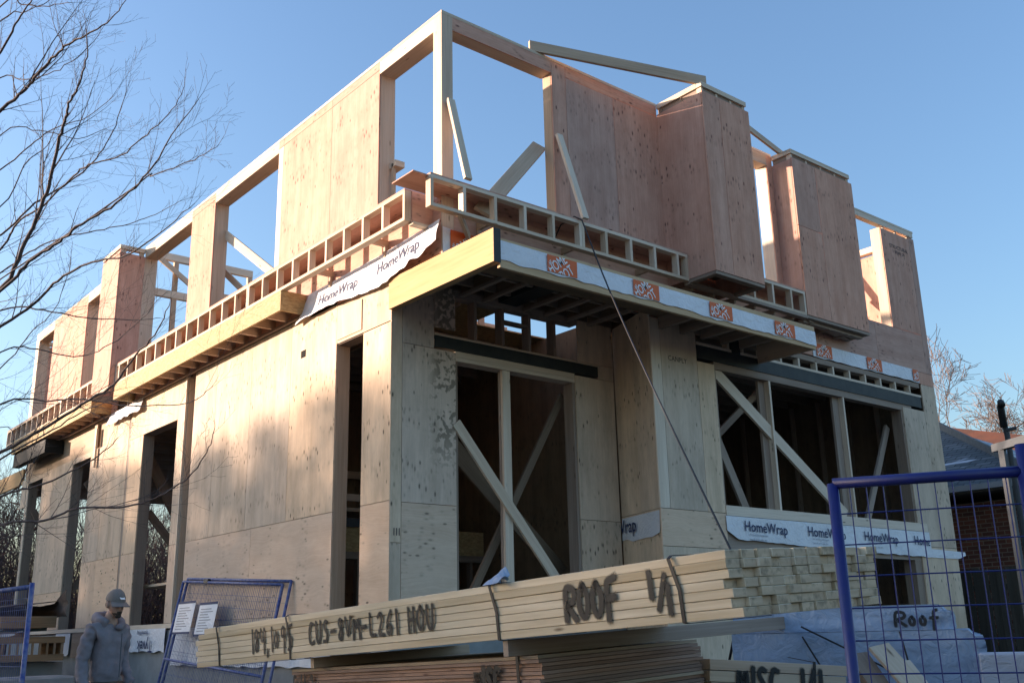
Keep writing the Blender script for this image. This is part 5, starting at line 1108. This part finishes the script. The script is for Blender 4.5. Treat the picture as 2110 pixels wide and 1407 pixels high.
bare('bare_tree', 'low bare tree filling the gap just left of the service mast', (36.2, 9.8, -1.4), 12.6, .9, BARK2, (.0, .0), 5, .24, 5, 47, th=.009)
def conifer(name, label, base, h, r, seed, n=1500, group=None):
    R.seed(seed); t = thing(name, label, 'tree', (base[0], base[1], base[2] + H), group)
    b = Vector(base); MB().tube([b, b + V(0, 0, h * .97)], [r * .06, .02], 7).build('trunk', BARK, t)
    m = MB()
    for i in range(n):
        u = R.random() ** .75; z = h * (.08 + .92 * u); rr = r * (1 - u) * (.55 + .45 * R.random()) + .1; a = R.random() * 2 * PI; d = V(math.cos(a), math.sin(a), 0)
        q0 = b + V(0, 0, z) + d * rr * R.random() * .5; q1 = b + V(0, 0, z - rr * .28) + d * rr; s = d.cross(V(0, 0, 1)) * R.uniform(.10, .22) * (r / 3)
        for k in range(4):
            w0 = q0.lerp(q1, k / 4) + rv() * .05; w1 = q0.lerp(q1, (k + 1.4) / 4) + rv() * .1; m.face([w0 - s * (1 - k / 5), w0 + s * (1 - k / 5), w1 + rv() * .04 - V(0, 0, .1)])
    m.build('foliage', LEAFG, t); return t
conifer('conifer', 'dark spruce showing above the far left corner of the house', (1.4, 27.5, -1.4), 9.6, 2.6, 5, 2600)
conifer('conifer', 'second spruce lower at the left edge of the picture', (-2.6, 25.0, -1.4), 7.2, 2.4, 6, 2200)
conifer('conifer', 'spruce glimpsed through the left door opening', (7.5, 30, -1.4), 6.5, 2.4, 8, 1800)
R.seed(99)
tk = MB(); tl = MB()
for i in range(1500):
    x = R.uniform(-12, 18); y = R.uniform(21, 27); p = V(x, y, -1.4)
    twig(tk, p, V(R.gauss(0, .25), R.gauss(0, .25), 1), R.uniform(3.6, 7.4), .024, 2, .3, 6, .12, 3, 5)
for i in range(52000):
    x = R.uniform(-12, 18); y = R.uniform(21, 27.5); z = -1.4 + 6.2 * R.random() ** .8 * (.75 + .25 * math.sin(x * .9)); c = V(x, y + 5 * (R.random() < .5), z); s = R.uniform(.15, .38)
    a, b = (rv() * .5 + V(0, 0, .7)).normalized() * s, rv().normalized() * s * .13; tl.face([c - a, c + b, c + a])
th = thing('thicket', 'brown leafless thicket filling the ground behind the house', 'thicket', (2, 24, 0)); th['kind'] = 'stuff'
tk.build('stems', BARK, th); tl.build('dry_leaves', LEAFB, th)
# the wood across the road whose long shadow lies over the lower storey
fw = MB(); R.seed(5)
ca_, sa_ = math.cos(math.radians(SUN_AZ)), math.sin(math.radians(SUN_AZ))
for i in range(25):
    o_ = -17 + i * 1.25; D = 58 + R.uniform(-3, 3); bx, by = ca_ * D - sa_ * o_ * -1 * -1, sa_ * D + ca_ * o_
    hh = 13.0 + R.uniform(-.6, .5); b = V(bx, by, -1.4)
    fw.tube([b, b + V(0, 0, hh * .9)], [.3, .05], 5, cap=False)
    for k in range(1100):
        u = R.random() ** .8; z = hh * u; rr = 2.6 * (1 - u * .75) * R.random() ** .5; a = R.random() * 2 * PI; c = b + V(math.cos(a) * rr, math.sin(a) * rr, z); s = R.uniform(.45, 1.0) * (1.2 - .85 * u)
        p, q = rv().normalized() * s, rv().normalized() * s; fw.face([c - p, c + q, c + p])
fwo = thing('far_wood', 'dark wood standing far off beyond the road', 'wood', (ca_ * 58, sa_ * 58, 0)); fwo['kind'] = 'stuff'
fw.build('trees', LEAFG, fwo)
